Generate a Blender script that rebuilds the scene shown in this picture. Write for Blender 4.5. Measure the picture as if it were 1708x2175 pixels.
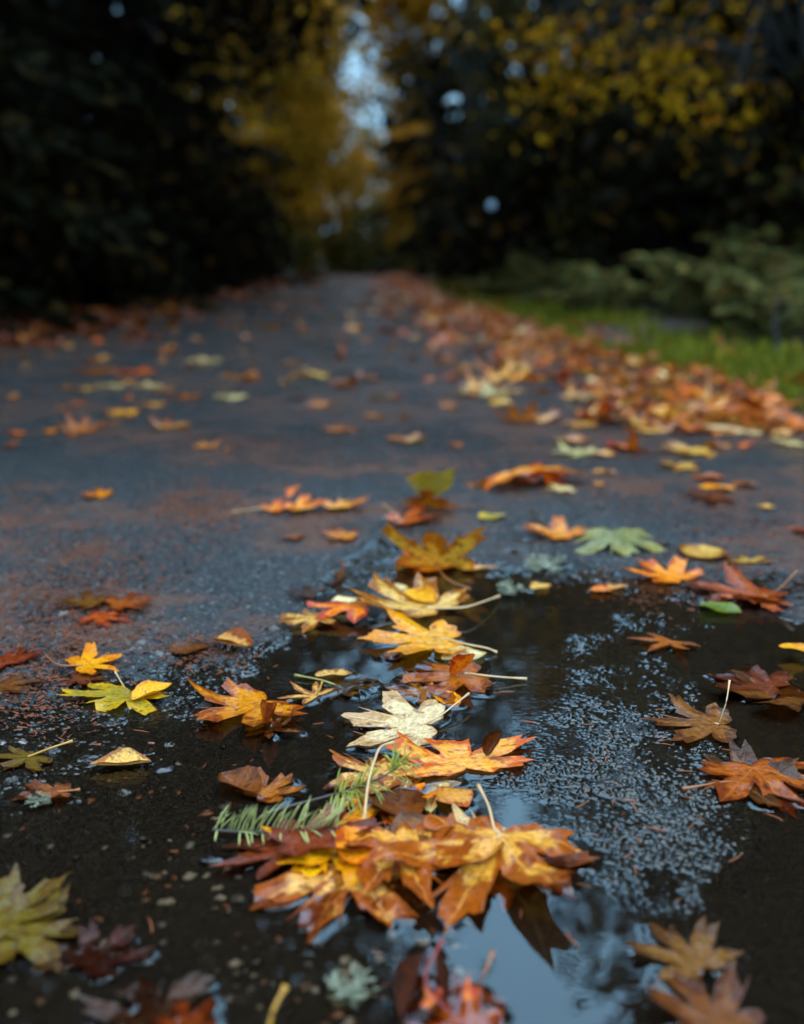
import bpy, math, random
import numpy as np
from mathutils import Vector
C = bpy.context
for o in list(bpy.data.objects): bpy.data.objects.remove(o)
R = math.radians
rng = np.random.default_rng(7)
random.seed(7)

# ------------------------------------------------------------------ camera, sky, sun, exposure
CAM_H, PITCH, FPX = 0.5, 12.3, 2491.0          # FPX: focal length for a picture 1708 wide
cam = bpy.data.cameras.new('camera'); camo = bpy.data.objects.new('camera', cam)
C.scene.collection.objects.link(camo); C.scene.camera = camo
camo.location = (0, 0, CAM_H); camo.rotation_euler = (R(90 - PITCH), 0, 0)
cam.sensor_fit = 'HORIZONTAL'; cam.sensor_width = 24.0; cam.lens = 35.0
cam.clip_start = 0.05; cam.clip_end = 1500
cam.dof.use_dof = True; cam.dof.focus_distance = 1.25; cam.dof.aperture_fstop = 2.2
cam.dof.aperture_blades = 9

SUN_EL, SUN_ROT = 86, 8
w = bpy.data.worlds.new('World'); C.scene.world = w; w.use_nodes = True
nt = w.node_tree; nt.nodes.clear()
def wn(t, **k):
    n = nt.nodes.new(t)
    for a, b in k.items(): setattr(n, a, b)
    return n
sky = wn('ShaderNodeTexSky', sky_type='NISHITA', sun_disc=False)
sky.sun_elevation = R(SUN_EL); sky.sun_rotation = R(SUN_ROT); sky.air_density = 1.2; sky.dust_density = 1.0
tcw = wn('ShaderNodeTexCoord'); sepw = wn('ShaderNodeSeparateXYZ')
mr = wn('ShaderNodeMapRange'); mr.inputs[1].default_value = 0.0; mr.inputs[2].default_value = 0.75
mr.inputs[3].default_value = 0.40; mr.inputs[4].default_value = 1.9
mixw = wn('ShaderNodeMix', data_type='RGBA'); mixw.inputs[0].default_value = 0.88
mixw.inputs[7].default_value = (4.2, 8.3, 12.2, 1)          # the even cloud layer over the clear sky
cln = wn('ShaderNodeTexNoise'); cln.inputs['Scale'].default_value = 3.0; cln.inputs['Detail'].default_value = 5
clr = wn('ShaderNodeMapRange'); clr.inputs[1].default_value = .3; clr.inputs[2].default_value = .7
clr.inputs[3].default_value = .82; clr.inputs[4].default_value = 1.15
vm = wn('ShaderNodeVectorMath', operation='SCALE'); vm2 = wn('ShaderNodeVectorMath', operation='SCALE')
bg = wn('ShaderNodeBackground'); bg.inputs[1].default_value = 0.15
wo = wn('ShaderNodeOutputWorld'); L = nt.links.new
L(tcw.outputs['Generated'], sepw.inputs[0]); L(sepw.outputs[2], mr.inputs[0])
L(tcw.outputs['Generated'], cln.inputs['Vector']); L(cln.outputs[0], clr.inputs[0])
L(sky.outputs[0], mixw.inputs[6]); L(mixw.outputs[2], vm.inputs[0]); L(mr.outputs[0], vm.inputs['Scale'])
L(vm.outputs[0], vm2.inputs[0]); L(clr.outputs[0], vm2.inputs['Scale'])
L(vm2.outputs[0], bg.inputs[0]); L(bg.outputs[0], wo.inputs[0])

sl = bpy.data.lights.new('sun', 'SUN'); so = bpy.data.objects.new('sun', sl); C.scene.collection.objects.link(so)
sl.energy = 1.5; sl.angle = R(84); sl.color = (1, .74, .42)
so.rotation_euler = (R(-(90 - SUN_EL)), 0, R(-SUN_ROT))
vs = C.scene.view_settings
vs.view_transform = 'Standard'; vs.look = 'None'; vs.gamma = 1; vs.use_curve_mapping = False; vs.exposure = 0.74
cy = C.scene.cycles
try:
    cy.max_bounces = 8; cy.diffuse_bounces = 3; cy.glossy_bounces = 4; cy.transparent_max_bounces = 12
    cy.caustics_reflective = False; cy.caustics_refractive = False; cy.use_denoising = True
    cy.sample_clamp_indirect = 6
except Exception: pass

# ------------------------------------------------------------------ helpers
COL = C.scene.collection
def s2l(c):
    return tuple((v/255/12.92 if v/255 <= .04045 else ((v/255+.055)/1.055)**2.4) for v in c)
def tag(o, label=None, cat=None, group=None, kind=None):
    if label: o['label'] = label
    if cat: o['category'] = cat
    if group: o['group'] = group
    if kind: o['kind'] = kind
    return o
def empty(name, loc, rz=0):
    o = bpy.data.objects.new(name, None); COL.objects.link(o); o.location = loc; o.rotation_euler = (0, 0, rz)
    o.empty_display_size = .05
    return o
def mesh_data(name, V, faces, mat=None, attrs=None, smooth=True):
    """V: (n,3); faces: list of int arrays (m,k); attrs: name -> (n,) floats or (n,3) vectors on points"""
    me = bpy.data.meshes.new(name)
    V = np.ascontiguousarray(V, dtype=np.float32)
    me.vertices.add(len(V)); me.vertices.foreach_set('co', V.ravel())
    faces = [np.asarray(f, dtype=np.int32) for f in faces if len(f)]
    nl = sum(f.size for f in faces); npoly = sum(len(f) for f in faces)
    me.loops.add(nl); me.loops.foreach_set('vertex_index', np.concatenate([f.ravel() for f in faces]))
    tot = np.concatenate([np.full(len(f), f.shape[1], np.int32) for f in faces])
    start = np.concatenate([[0], np.cumsum(tot)[:-1]]).astype(np.int32)
    me.polygons.add(npoly); me.polygons.foreach_set('loop_start', start)
    try: me.polygons.foreach_set('loop_total', tot)
    except Exception: pass
    me.update(calc_edges=True)
    if smooth: me.polygons.foreach_set('use_smooth', np.ones(npoly, dtype=bool))
    for k, a in (attrs or {}).items():
        a = np.ascontiguousarray(a, dtype=np.float32)
        if a.ndim == 1:
            at = me.attributes.new(k, 'FLOAT', 'POINT'); at.data.foreach_set('value', a)
        else:
            at = me.attributes.new(k, 'FLOAT_VECTOR', 'POINT'); at.data.foreach_set('vector', a.ravel())
    if mat: me.materials.append(mat)
    me.validate()
    return me
def obj(name, me, parent=None, loc=(0, 0, 0)):
    o = bpy.data.objects.new(name, me); COL.objects.link(o); o.location = loc
    if parent: o.parent = parent
    return o
def kids(o): return [c for c in bpy.data.objects if c.parent == o]
def copy_tree(o, ch=None):
    c = o.copy(); COL.objects.link(c)
    for k in (ch if ch is not None else kids(o)):
        d = k.copy(); COL.objects.link(d); d.parent = c
    return c

_th = R(PITCH); _ct, _st = math.cos(_th), math.sin(_th)
def P(px, py, z=0.0):
    """the world point at height z seen at that spot of the photograph (1708 x 2175)"""
    u, v = (px - 854)/FPX, (py - 1087.5)/FPX
    d = (u, _ct - v*_st, -_st - v*_ct)
    t = (CAM_H - z)/(-d[2])
    return Vector((d[0]*t, d[1]*t, z))
def proj(x, y, z=0.0):
    zc = y*_ct + (CAM_H - z)*_st
    vv = (-y*_st + (CAM_H - z)*_ct)
    return 854 + FPX*x/zc, 1087.5 + FPX*vv/zc

# value noise, fbm, cellular noise in numpy
def _h(ix, iy, s):
    n = (ix.astype(np.int64)*374761393 + iy.astype(np.int64)*668265263 + s*1274126177) & 0x7fffffff
    n = ((n ^ (n >> 13))*1274126177) & 0x7fffffff
    return ((n ^ (n >> 16)) & 0xffff)/65535.0
def vnoise(x, y, s=0):
    ix, iy = np.floor(x), np.floor(y); fx, fy = x-ix, y-iy
    fx = fx*fx*(3-2*fx); fy = fy*fy*(3-2*fy)
    a, b = _h(ix, iy, s), _h(ix+1, iy, s); c, d = _h(ix, iy+1, s), _h(ix+1, iy+1, s)
    return (a*(1-fx)+b*fx)*(1-fy)+(c*(1-fx)+d*fx)*fy
def fbm(x, y, s=0, o=4):
    r = 0; a = .5
    for i in range(o):
        r = r + a*vnoise(x*2**i, y*2**i, s+i*17); a *= .5
    return r/(1-.5**o)
def cell(x, y, s=0):
    ix, iy = np.floor(x), np.floor(y)
    best = np.full(x.shape, 9.0); bid = np.zeros(x.shape)
    for dx in (-1, 0, 1):
        for dy in (-1, 0, 1):
            cx, cyy = ix+dx, iy+dy
            px = cx+.15+.7*_h(cx, cyy, s+1); py = cyy+.15+.7*_h(cx, cyy, s+2)
            d = np.hypot(x-px, y-py); m = d < best
            best[m] = d[m]; bid[m] = _h(cx, cyy, s+3)[m]
    return best, bid

def sstep(a, b, x):
    t = np.clip((x-a)/(b-a), 0, 1); return t*t*(3-2*t)

# ------------------------------------------------------------------ materials
class NT:
    def __init__(s, name):
        s.m = bpy.data.materials.new(name); s.m.use_nodes = True
        s.t = s.m.node_tree; s.t.nodes.clear()
        s.out = s.n('ShaderNodeOutputMaterial')
    def n(s, typ, ins=None, **k):
        n = s.t.nodes.new(typ)
        for a, b in k.items(): setattr(n, a, b)
        for a, b in (ins or {}).items():
            if hasattr(b, 'is_linked') or isinstance(b, bpy.types.NodeSocket): s.t.links.new(b, n.inputs[a])
            else: n.inputs[a].default_value = b
        return n
    def math(s, op, a, b=None, clamp=False):
        i = {0: a}
        if b is not None: i[1] = b
        return s.n('ShaderNodeMath', i, operation=op, use_clamp=clamp).outputs[0]
    def mix(s, f, a, b, blend='MIX'):
        def c(v): return v if isinstance(v, bpy.types.NodeSocket) else (tuple(v)+(1,))[:4]
        return s.n('ShaderNodeMix', {0: f, 6: c(a), 7: c(b)}, data_type='RGBA', blend_type=blend).outputs[2]
    def ramp(s, x, a, b, lo=0.0, hi=1.0):
        return s.n('ShaderNodeMapRange', {0: x, 1: a, 2: b, 3: lo, 4: hi}, interpolation_type='SMOOTHSTEP').outputs[0]
    def attr(s, name): return s.n('ShaderNodeAttribute', attribute_name=name)
    def noise(s, vec, scale, detail=3, rough=.55):
        return s.n('ShaderNodeTexNoise', {'Vector': vec, 'Scale': scale, 'Detail': detail, 'Roughness': rough}).outputs[0]
    def bsdf(s, **k):
        b = s.n('ShaderNodeBsdfPrincipled', {a.replace('_', ' '): v for a, v in k.items()})
        s.t.links.new(b.outputs[0], s.out.inputs[0]); return b

def mat_simple(name, rgb, rough=.6, var=.25, scale=30, spec=.5):
    t = NT(name); tc = t.n('ShaderNodeTexCoord').outputs['Object']
    n = t.noise(tc, scale, 4)
    c = t.mix(n, tuple(v*(1-var) for v in rgb), tuple(min(1, v*(1+var)) for v in rgb))
    t.bsdf(Base_Color=c, Roughness=rough, Specular_IOR_Level=spec); return t.m

def mat_asphalt():
    t = NT('wet asphalt'); geo = t.n('ShaderNodeNewGeometry').outputs['Position']
    cid = t.attr('cell').outputs['Fac']; silt = t.attr('silt').outputs['Fac']; fade = t.attr('far').outputs['Fac']
    v = t.n('ShaderNodeTexVoronoi', {'Vector': geo, 'Scale': 150.0})
    vid = t.n('ShaderNodeSeparateColor', {0: v.outputs['Color']}).outputs[0]
    idm = t.n('ShaderNodeMix', {0: fade, 2: cid, 3: vid}, data_type='FLOAT').outputs[0]
    dk = t.mix(idm, (.005, .0055, .0065), (.015, .017, .019)); lt = t.mix(idm, (.003, .0034, .004), (.044, .046, .047))
    wet = t.ramp(t.attr('damp').outputs['Fac'], 0, 1)
    base = t.mix(wet, lt, dk)
    lightg = t.ramp(idm, .90, .97)
    base = t.mix(t.math('MULTIPLY', lightg, t.ramp(wet, 1, 0, .25, 1.0)), base, (.15, .135, .12))
    rust = t.ramp(idm, .03, .0)
    base = t.mix(rust, base, (.12, .06, .035))
    n1 = t.noise(geo, 1.7, 5, .65); n2 = t.noise(geo, 9.0, 4)
    deb = t.math('MULTIPLY', t.ramp(n1, .45, .57), t.ramp(n2, .34, .56))
    deb = t.math('MULTIPLY', deb, t.math('MULTIPLY', t.ramp(wet, 1, 0), .92))
    base = t.mix(deb, base, (.105, .040, .022))             # decayed needles trodden into the surface
    vg = t.ramp(t.math('ADD', t.attr('margin').outputs['Fac'], t.math('MULTIPLY', t.math('SUBTRACT', n2, .5), .9)), .35, .75, 0, .92)
    base = t.mix(vg, base, t.mix(t.noise(geo, 40.0, 3), (.045, .020, .010), (.16, .070, .028)))   # litter mould gathers along both margins
    n3 = t.noise(geo, 22.0, 4)
    siltc = t.mix(n3, (.0030, .0015, .0008), (.0075, .0040, .0022))
    sf = t.math('MULTIPLY', silt, t.ramp(idm, 1.0, .90, .7, 1.0), True)
    base = t.mix(sf, base, siltc)
    ro = t.n('ShaderNodeMapRange', {0: n2, 1: .3, 2: .7, 3: .10, 4: .26}).outputs[0]
    ro = t.math('ADD', ro, t.math('MULTIPLY', fade, t.ramp(n1, .35, .6, .02, .20)))
    v3 = t.n('ShaderNodeTexVoronoi', {'Vector': geo, 'Scale': 52.0}).outputs['Distance']
    h2 = t.noise(geo, 420.0, 2)
    hv = t.math('MULTIPLY', v.outputs['Distance'], t.math('MULTIPLY', fade, -1.6))
    hh = t.math('ADD', hv, t.math('MULTIPLY', h2, .35))
    hh = t.math('ADD', hh, t.math('MULTIPLY', t.math('ADD', v3, t.noise(geo, 30.0, 4)), t.math('MULTIPLY', fade, -2.5)))
    bmp = t.n('ShaderNodeBump', {'Height': hh, 'Strength': 1.0, 'Distance': .011}).outputs[0]
    t.bsdf(Base_Color=base, Roughness=ro, Normal=bmp, IOR=1.45)
    return t.m

def mat_water():
    t = NT('puddle water'); geo = t.n('ShaderNodeNewGeometry').outputs['Position']
    n = t.noise(geo, 14.0, 3)
    bmp = t.n('ShaderNodeBump', {'Height': n, 'Strength': .03, 'Distance': .004}).outputs[0]
    fr = t.n('ShaderNodeFresnel', {'IOR': 1.43, 'Normal': bmp}).outputs[0]
    tr = t.n('ShaderNodeBsdfTransparent', {'Color': (.72, .62, .50, 1)}).outputs[0]
    gl = t.n('ShaderNodeBsdfGlossy', {'Color': (1, 1, 1, 1), 'Roughness': .015, 'Normal': bmp}).outputs[0]
    mx = t.n('ShaderNodeMixShader', {0: fr, 1: tr, 2: gl}).outputs[0]
    t.t.links.new(mx, t.out.inputs[0]); return t.m

PAL = {  # centre, margin, blotch : colours of the leaf itself
    'gold':    ((232, 166, 76), (192, 96, 22), (110, 50, 14)),
    'tan':     ((212, 164, 104), (142, 76, 28), (92, 46, 18)),
    'cream':   ((224, 198, 150), (190, 150, 98), (130, 92, 60)),
    'orange':  ((222, 130, 20), (172, 66, 12), (108, 36, 8)),
    'fire':    ((220, 122, 12), (156, 48, 8), (96, 28, 8)),
    'rust':    ((158, 78, 22), (112, 44, 12), (66, 24, 8)),
    'brown':   ((128, 76, 40), (90, 46, 22), (52, 26, 14)),
    'chest':   ((120, 54, 18), (88, 34, 12), (50, 18, 8)),
    'maroon':  ((66, 30, 22), (48, 22, 16), (30, 13, 10)),
    'redbr':   ((104, 52, 24), (72, 32, 14), (48, 22, 10)),
    'pinkish': ((178, 104, 64), (144, 74, 42), (90, 38, 22)),
    'yellow':  ((238, 164, 8), (222, 132, 8), (140, 80, 10)),
    'green':   ((112, 112, 66), (136, 124, 64), (92, 104, 60)),
    'lime':    ((96, 118, 24), (120, 132, 40), (80, 90, 20)),
    'olive':   ((100, 80, 28), (88, 58, 18), (58, 42, 16)),
    'ygreen':  ((156, 140, 60), (190, 150, 26), (80, 62, 22)),
    'ochre':   ((112, 64, 14), (78, 38, 10), (46, 22, 8)),
    'litter':  ((210, 128, 62), (172, 92, 40), (90, 40, 16)),
    'blotch':  ((214, 152, 72), (150, 70, 20), (120, 50, 14)),
    'pale':    ((196, 176, 122), (180, 156, 100), (130, 118, 74)),
}
_lm = {}
def leafmat(pal):
    if pal in _lm: return _lm[pal]
    bl = .8 if pal in ('cream', 'pale', 'green') else .42
    c, e, sp = [(k[0], k[1]*(.80 if bl < .8 else .90), k[2]*bl) for k in map(s2l, PAL[pal])]     # green and blue lowered to offset the bluish sky light
    t = NT('leaf ' + pal); fl = t.attr('flat').outputs['Vector']; lf = t.attr('leaf').outputs['Vector']
    s = t.n('ShaderNodeSeparateXYZ', {0: lf}); al, pe, lr = s.outputs[0], s.outputs[1], s.outputs[2]
    rnd = t.n('ShaderNodeObjectInfo').outputs['Random']
    off = t.n('ShaderNodeCombineXYZ', {0: t.math('MULTIPLY', rnd, 37.0), 1: t.math('MULTIPLY', rnd, 91.0), 2: 0.0}).outputs[0]
    vec = t.n('ShaderNodeVectorMath', {0: fl, 1: off}, operation='ADD').outputs[0]
    n1 = t.noise(vec, 2.6, 4, .6); n2 = t.noise(vec, 9.0, 4, .6); n3 = t.noise(vec, 34.0, 2)
    e0 = {'blotch': .36, 'tan': .52}.get(pal, .58)
    ef = t.ramp(t.math('ADD', lr, t.math('MULTIPLY', t.math('SUBTRACT', n1, .5), 2.3)), e0, e0+.28)
    col = t.mix(ef, c, e)
    col = t.mix(t.ramp(n2, .54, .66, 0, .8), col, sp)
    col = t.mix(t.ramp(n3, .66, .72, 0, .75), col, sp)
    ape = t.math('ABSOLUTE', pe)
    wv = t.math('SUBTRACT', .008, t.math('MULTIPLY', lr, .006))
    v1 = t.ramp(t.math('SUBTRACT', ape, wv), .005, -.001)
    ph = t.math('FRACT', t.math('MULTIPLY', t.math('SUBTRACT', al, t.math('MULTIPLY', ape, .85)), 8.0))
    d2 = t.math('ABSOLUTE', t.math('SUBTRACT', ph, .5))
    v2 = t.math('MULTIPLY', t.ramp(d2, .07, .015), t.ramp(lr, 1.0, .6))
    vc = tuple(min(1, k*1.3+.03) for k in c)
    col = t.mix(t.math('MULTIPLY', v1, .55), col, vc)
    col = t.mix(t.math('MULTIPLY', v2, .12), col, vc)
    n4 = t.noise(vec, 16.0, 7, .72)
    col = t.mix(1.0, col, t.mix(t.ramp(n4, .3, .7), (.78, .71, .62), (1.42, 1.42, 1.42)), 'MULTIPLY')
    hsv = t.n('ShaderNodeHueSaturation', {'Hue': t.ramp(rnd, 0, 1, .494, .514), 'Saturation': 1.0,
              'Value': t.ramp(t.noise(t.n('ShaderNodeCombineXYZ', {0: t.math('MULTIPLY', rnd, 77.7)}).outputs[0], 5.0, 1), .2, .8, .72, 1.2), 'Color': col})
    hgt = t.math('ADD', t.math('MULTIPLY', v1, .8), t.math('ADD', t.math('MULTIPLY', v2, .35), t.math('MULTIPLY', n2, 1.2)))
    bmp = t.n('ShaderNodeBump', {'Height': hgt, 'Strength': .45, 'Distance': .004}).outputs[0]
    ro = t.ramp(n1, .3, .7, .25, .5)
    cb = t.n('ShaderNodeBump', {'Height': t.math('ADD', n2, t.math('MULTIPLY', v1, .4)), 'Strength': .35, 'Distance': .004}).outputs[0]
    b = t.n('ShaderNodeBsdfPrincipled', {'Base Color': hsv.outputs[0], 'Roughness': ro, 'Normal': bmp, 'IOR': 1.45, 'Specular IOR Level': .10,
         'Coat Weight': t.ramp(n2, .35, .55, .3, .95), 'Coat Roughness': .045, 'Coat IOR': 1.33, 'Coat Normal': cb})
    tl = t.n('ShaderNodeBsdfTranslucent', {'Color': hsv.outputs[0]}).outputs[0]
    mx = t.n('ShaderNodeMixShader', {0: .24, 1: b.outputs[0], 2: tl}).outputs[0]
    t.t.links.new(mx, t.out.inputs[0])
    _lm[pal] = t.m; return t.m

def mat_foliage(name, dark, light, tint=None, rough=.75):
    """leaves of one plant: every leaf has its own tone from the 'rnd' value stored on it"""
    t = NT(name); r = t.attr('rnd').outputs['Fac']
    col = t.mix(r, dark, light)
    if tint: col = t.mix(t.ramp(r, .86, .93), col, tint)
    geo = t.n('ShaderNodeNewGeometry').outputs['Position']
    col = t.mix(t.ramp(t.noise(geo, .9, 3), .35, .65, 0, .5), col, dark)
    b = t.n('ShaderNodeBsdfPrincipled', {'Base Color': col, 'Roughness': rough, 'Specular IOR Level': .05})
    tl = t.n('ShaderNodeBsdfTranslucent', {'Color': col}).outputs[0]
    mx = t.n('ShaderNodeMixShader', {0: .25, 1: b.outputs[0], 2: tl}).outputs[0]
    t.t.links.new(mx, t.out.inputs[0]); return t.m

M_ASPH, M_WATER = mat_asphalt(), mat_water()
M_BARK = mat_simple('bark', (.035, .028, .022), .8, .4, 12)
M_TWIG = mat_simple('twig bark', (.050, .028, .020), .5, .4, 200)
M_STEM = mat_simple('leaf stem', s2l((206, 160, 112)), .4, .2, 90)
M_STEMY = mat_simple('yellow leaf stem', s2l((190, 126, 36)), .4, .25, 90)
M_STEMR = mat_simple('red leaf stem', s2l((140, 30, 22)), .35, .25, 90)
M_STEMO = mat_simple('brown leaf stem', s2l((150, 84, 40)), .4, .25, 90)
M_STEMG = mat_simple('green leaf stem', s2l((146, 128, 62)), .4, .25, 90)
M_LICHEN = mat_simple('lichen', s2l((134, 130, 104)), .7, .25, 120)
M_NEEDLE = mat_simple('fir needle', s2l((142, 138, 44)), .35, .35, 60)
M_NEEDLEP = mat_simple('pale fir needle', s2l((176, 168, 98)), .35, .3, 60)
M_DRYN = mat_simple('dry needle', s2l((136, 72, 38)), .6, .6, 14, .2)
M_PEB = [mat_simple('grey stone', s2l((78, 78, 80)), .3, .45, 150), mat_simple('brown stone', s2l((82, 64, 52)), .3, .45, 150),
         mat_simple('pale stone', s2l((130, 124, 118)), .3, .35, 150), mat_simple('dark stone', s2l((44, 44, 48)), .22, .4, 150),
         mat_simple('rusty stone', s2l((106, 64, 44)), .3, .4, 150)]

# ------------------------------------------------------------------ the lie of the road: heights in mm above the water level
CTRL = [  # (px, py, height)
 (900,1250,-5),(1000,1290,-6),(1100,1290,-5),(1170,1330,-4),(700,1400,-6),(650,1450,-6),(900,1450,-7),(1050,1440,-6),(1250,1300,-3),
 (1600,1400,-5),(1650,1350,-4.5),(700,1560,-6),(600,1600,-6),(1000,1550,-7),(1130,1480,-3.2),(1100,1740,-4.5),(1180,1830,-5),(1250,1950,-6),(700,2050,-6),
 (500,1900,-5),(350,2000,-5),(900,2100,-8),(1100,2100,-8),(1400,2020,-7),(1600,1950,-6),(1660,1800,-5),(1630,1640,-5),(1500,2120,-8),
 (1550,1490,-4),(1680,1450,-5),(620,1700,-5),(430,1600,-3.6),(150,2000,-5),(100,2120,-6),(560,1480,-2.5),(620,1400,-3),(800,1300,-4),(780,1220,-1),
 (1400,1600,.2),(1450,1750,.8),(1350,1700,.2),(1260,1650,-.4),(1500,1820,.3),(1380,1800,-.2),(1200,1710,-.5),(1130,1650,-.9),(1300,1540,.1),
 (1250,1370,-1.2),(1350,1420,-.4),(1440,1470,-.2),(1290,1450,-.4),(1550,1690,-.8),(1240,1520,-.6),(1180,1590,-.8),(1330,1855,-.9),(1470,1865,-.5),(1560,1780,-.8),(1560,1880,-4.2),(1420,1890,-2.6),
 (1250,1800,-1.1),(1480,1560,-.8),(1480,1400,-1.6),(1400,1330,-1.2),(1400,1290,-.8),(1300,1345,-1.5),
 (700,1150,5),(400,1300,5),(300,1400,4),(500,1390,3),(100,1300,5),(1000,1130,5),(1300,1150,5),(1500,1150,5),(1650,1180,4),(1700,1290,3),
 (550,1330,4),(400,1470,1.6),(250,1500,1.3),(100,1500,1.6),(1100,1170,3),(1450,1210,3),(900,1170,3),(600,1230,5),(560,1350,2.5),(20,1420,4),
 (1640,1270,2),(150,1600,-1.4),(250,1700,-2.7),(100,1750,-2.4),(300,1590,-1.2),(400,1720,-4),(60,1850,-3.2),(250,1850,-4.0),(450,1800,-4),(-60,1650,-1),(-80,1900,-2),(1800,1700,-3),(1800,1300,3),(1800,2000,-5),
 (-100,1400,4),(-200,1200,6),(850,1000,6),(1200,1000,6),(1800,1000,6),(300,1000,6),(300,800,6),(1000,800,6),(1600,800,6),(0,2300,-5),(900,2400,-8),(1700,2400,-6),(-400,1800,0),(2200,1700,0)]
CT = np.array(CTRL, float)
def macro(x, y):
    """height of the road surface without its stones, metres"""
    x = np.asarray(x, float); y = np.asarray(y, float)
    yc = np.maximum(y, .45)
    zc = yc*_ct + CAM_H*_st
    px = 854 + FPX*x/zc; py = 1087.5 + FPX*(-yc*_st + CAM_H*_ct)/zc
    num = np.zeros(x.shape); den = np.full(x.shape, 1e-12)
    for a, b, hh in CT:
        d2 = (px-a)**2 + ((py-b)*1.15)**2 + 160.0
        wgt = d2**-2.2*1e8; num += wgt*hh; den += wgt
    z = num/den
    far = sstep(980, 850, py); z = z*(1-far) + 6*far
    return z*1e-3 + crest(y)
def crest(y):
    y = np.asarray(y, float)
    return -.0016*np.maximum(y-29, 0)**2
def xl(y): return -2.62 - .005*np.maximum(y, 0) - .02*np.maximum(y-26, 0)
def xr(y):
    y = np.asarray(y, float); return np.interp(y, [-5, 3.6, 6, 13, 22, 30, 45, 60], [1.6, 1.32, 1.08, .66, .36, .14, -.2, -1.6])

def grains(x, y):
    d1, i1 = cell(x/.0048, y/.0048, 3); d2, i2 = cell(x/.0029, y/.0029, 9)
    g = (.35+.9*i1)*(1-np.clip(d1*1.25, 0, 1)**2)*.0030 + (1-np.clip(d2*1.3, 0, 1)**2)*.0009*i2
    return g - .0019, i1

# rows get closer together towards the camera side, columns follow the widening field
ys = [-4, -2, -.5, .2]; y = .56
while y < 70:
    ys.append(y); y += max(.00125*(max(y, 1.0)/1.1)**1.5, .00115)
ys = np.array(ys); NR = len(ys)
nin, nout = 700, 14
xs = np.zeros((NR, nin + 2*nout))
a_l, a_r = xl(ys), xr(ys); hw = np.maximum(.44*ys + .12, .3)
il, ir = np.maximum(a_l+.02, -hw), np.minimum(a_r-.02, hw)
tt = np.linspace(0, 1, nin)
xs[:, nout:nout+nin] = il[:, None] + (ir-il)[:, None]*tt
to = np.linspace(0, 1, nout+1)[:-1]
xs[:, :nout] = a_l[:, None] + (il-a_l)[:, None]*to
xs[:, nout+nin:] = (a_r[:, None] + (ir-a_r)[:, None]*to)[:, ::-1]
Y = np.repeat(ys[:, None], xs.shape[1], 1); X = xs
mac = macro(X, Y)
near = sstep(3.6, 2.2, Y)*(Y > .5)
g, cid = grains(X, Y)
patch = (fbm(X*22, Y*22, 5, 4)-.5)*.0058 + (fbm(X*90, Y*90, 15, 2)-.5)*.0012
deep = sstep(-.0020, -.0055, mac)
gamp = (1-.86*deep)
big_d, big_i = cell(X/.021, Y/.021, 31)                       # scattered larger stones
bigst = (big_i > .93)*(1-np.clip(big_d*2.6, 0, 1)**2)*.0042*(X < -.02)*(Y < 1.6)
isl = sstep(-.0026, -.0012, mac)*sstep(.0030, .0012, mac)
H = mac + near*(g*gamp + patch*(1-.75*deep)*(1+.5*isl)) + near*bigst
silt = np.clip(sstep(.0004, -.0022, mac - crest(Y))*sstep(.0014, .0002, H - crest(Y)), 0, 1)
def grid_faces(nr, nc):
    i = np.arange(nr*nc).reshape(nr, nc)
    return np.stack([i[:-1, :-1], i[:-1, 1:], i[1:, 1:], i[1:, :-1]], -1).reshape(-1, 4)
F = grid_faces(*X.shape)
road = obj('road', mesh_data('road', np.stack([X, Y, H], -1).reshape(-1, 3), [F], M_ASPH,
           {'cell': np.where(bigst > 0, .3+big_i*.7, cid).ravel(), 'silt': silt.ravel(), 'far': (1-near).ravel(), 'margin': np.maximum(sstep(1.5, 0, X-xl(Y)), sstep(.8, 0, xr(Y)-X)).ravel(), 'damp': sstep(.0042, .0012, mac - crest(Y)).ravel()}))
tag(road, 'wet dark asphalt road strewn with maple leaves', 'road', kind='structure')

# puddle: a level sheet that climbs a little where stones break through it
sel = np.where((ys > .5) & (ys < 2.75))[0]; r0, r1 = sel[0], sel[-1]+1
Hs = H[r0:r1]; Xs = X[r0:r1]; Ys = Y[r0:r1]
s_ = .00085
W = s_*np.logaddexp(0, np.clip((Hs)/s_, -60, 60))
keep = (W - Hs) > .00002
Fp = grid_faces(*Hs.shape); kf = keep.ravel()[Fp].all(1); Fp = Fp[kf]
used, inv = np.unique(Fp, return_inverse=True)
Vp = np.stack([Xs, Ys, W], -1).reshape(-1, 3)[used]
pud = obj('puddle', mesh_data('puddle', Vp, [inv.reshape(-1, 4)], M_WATER))
tag(pud, 'shallow rain puddle reflecting the pale sky', 'puddle', kind='structure')
del Hs, Xs, Ys, W, Fp, Vp, g, patch, big_d, big_i
def ground(x, y):
    return float(macro(np.array([x]), np.array([y]))[0])

# ------------------------------------------------------------------ the ground beside the road
def ter(x, y):
    dl = xl(y) - x; dr = x - xr(y); out = np.maximum(dl, dr)
    z = np.where(out < 0, -.04, -.012 + .05*sstep(.1, .9, out) + .10*sstep(.8, 3, out))
    bank = np.maximum(np.maximum(dl-3.5, dr-3.5), 0)
    z = z + np.minimum(.30*bank, 9) + (fbm(x*1.1, y*1.1, 40)-.5)*.14*sstep(.2, 2, out)
    return z + crest(np.minimum(y, 60))*(1)
gx = np.sort(np.concatenate([np.linspace(-8, 8, 161), np.linspace(-9, -400, 30), np.linspace(9, 400, 30)]))
gy = np.concatenate([np.linspace(-60, -4, 12), np.linspace(-3, 62, 200), np.linspace(65, 600, 25)])
GX, GY = np.meshgrid(gx, gy)
t = NT('forest soil'); geo = t.n('ShaderNodeNewGeometry').outputs['Position']
c1 = t.mix(t.noise(geo, 7, 5), (.018, .012, .008), (.075, .036, .018))
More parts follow.
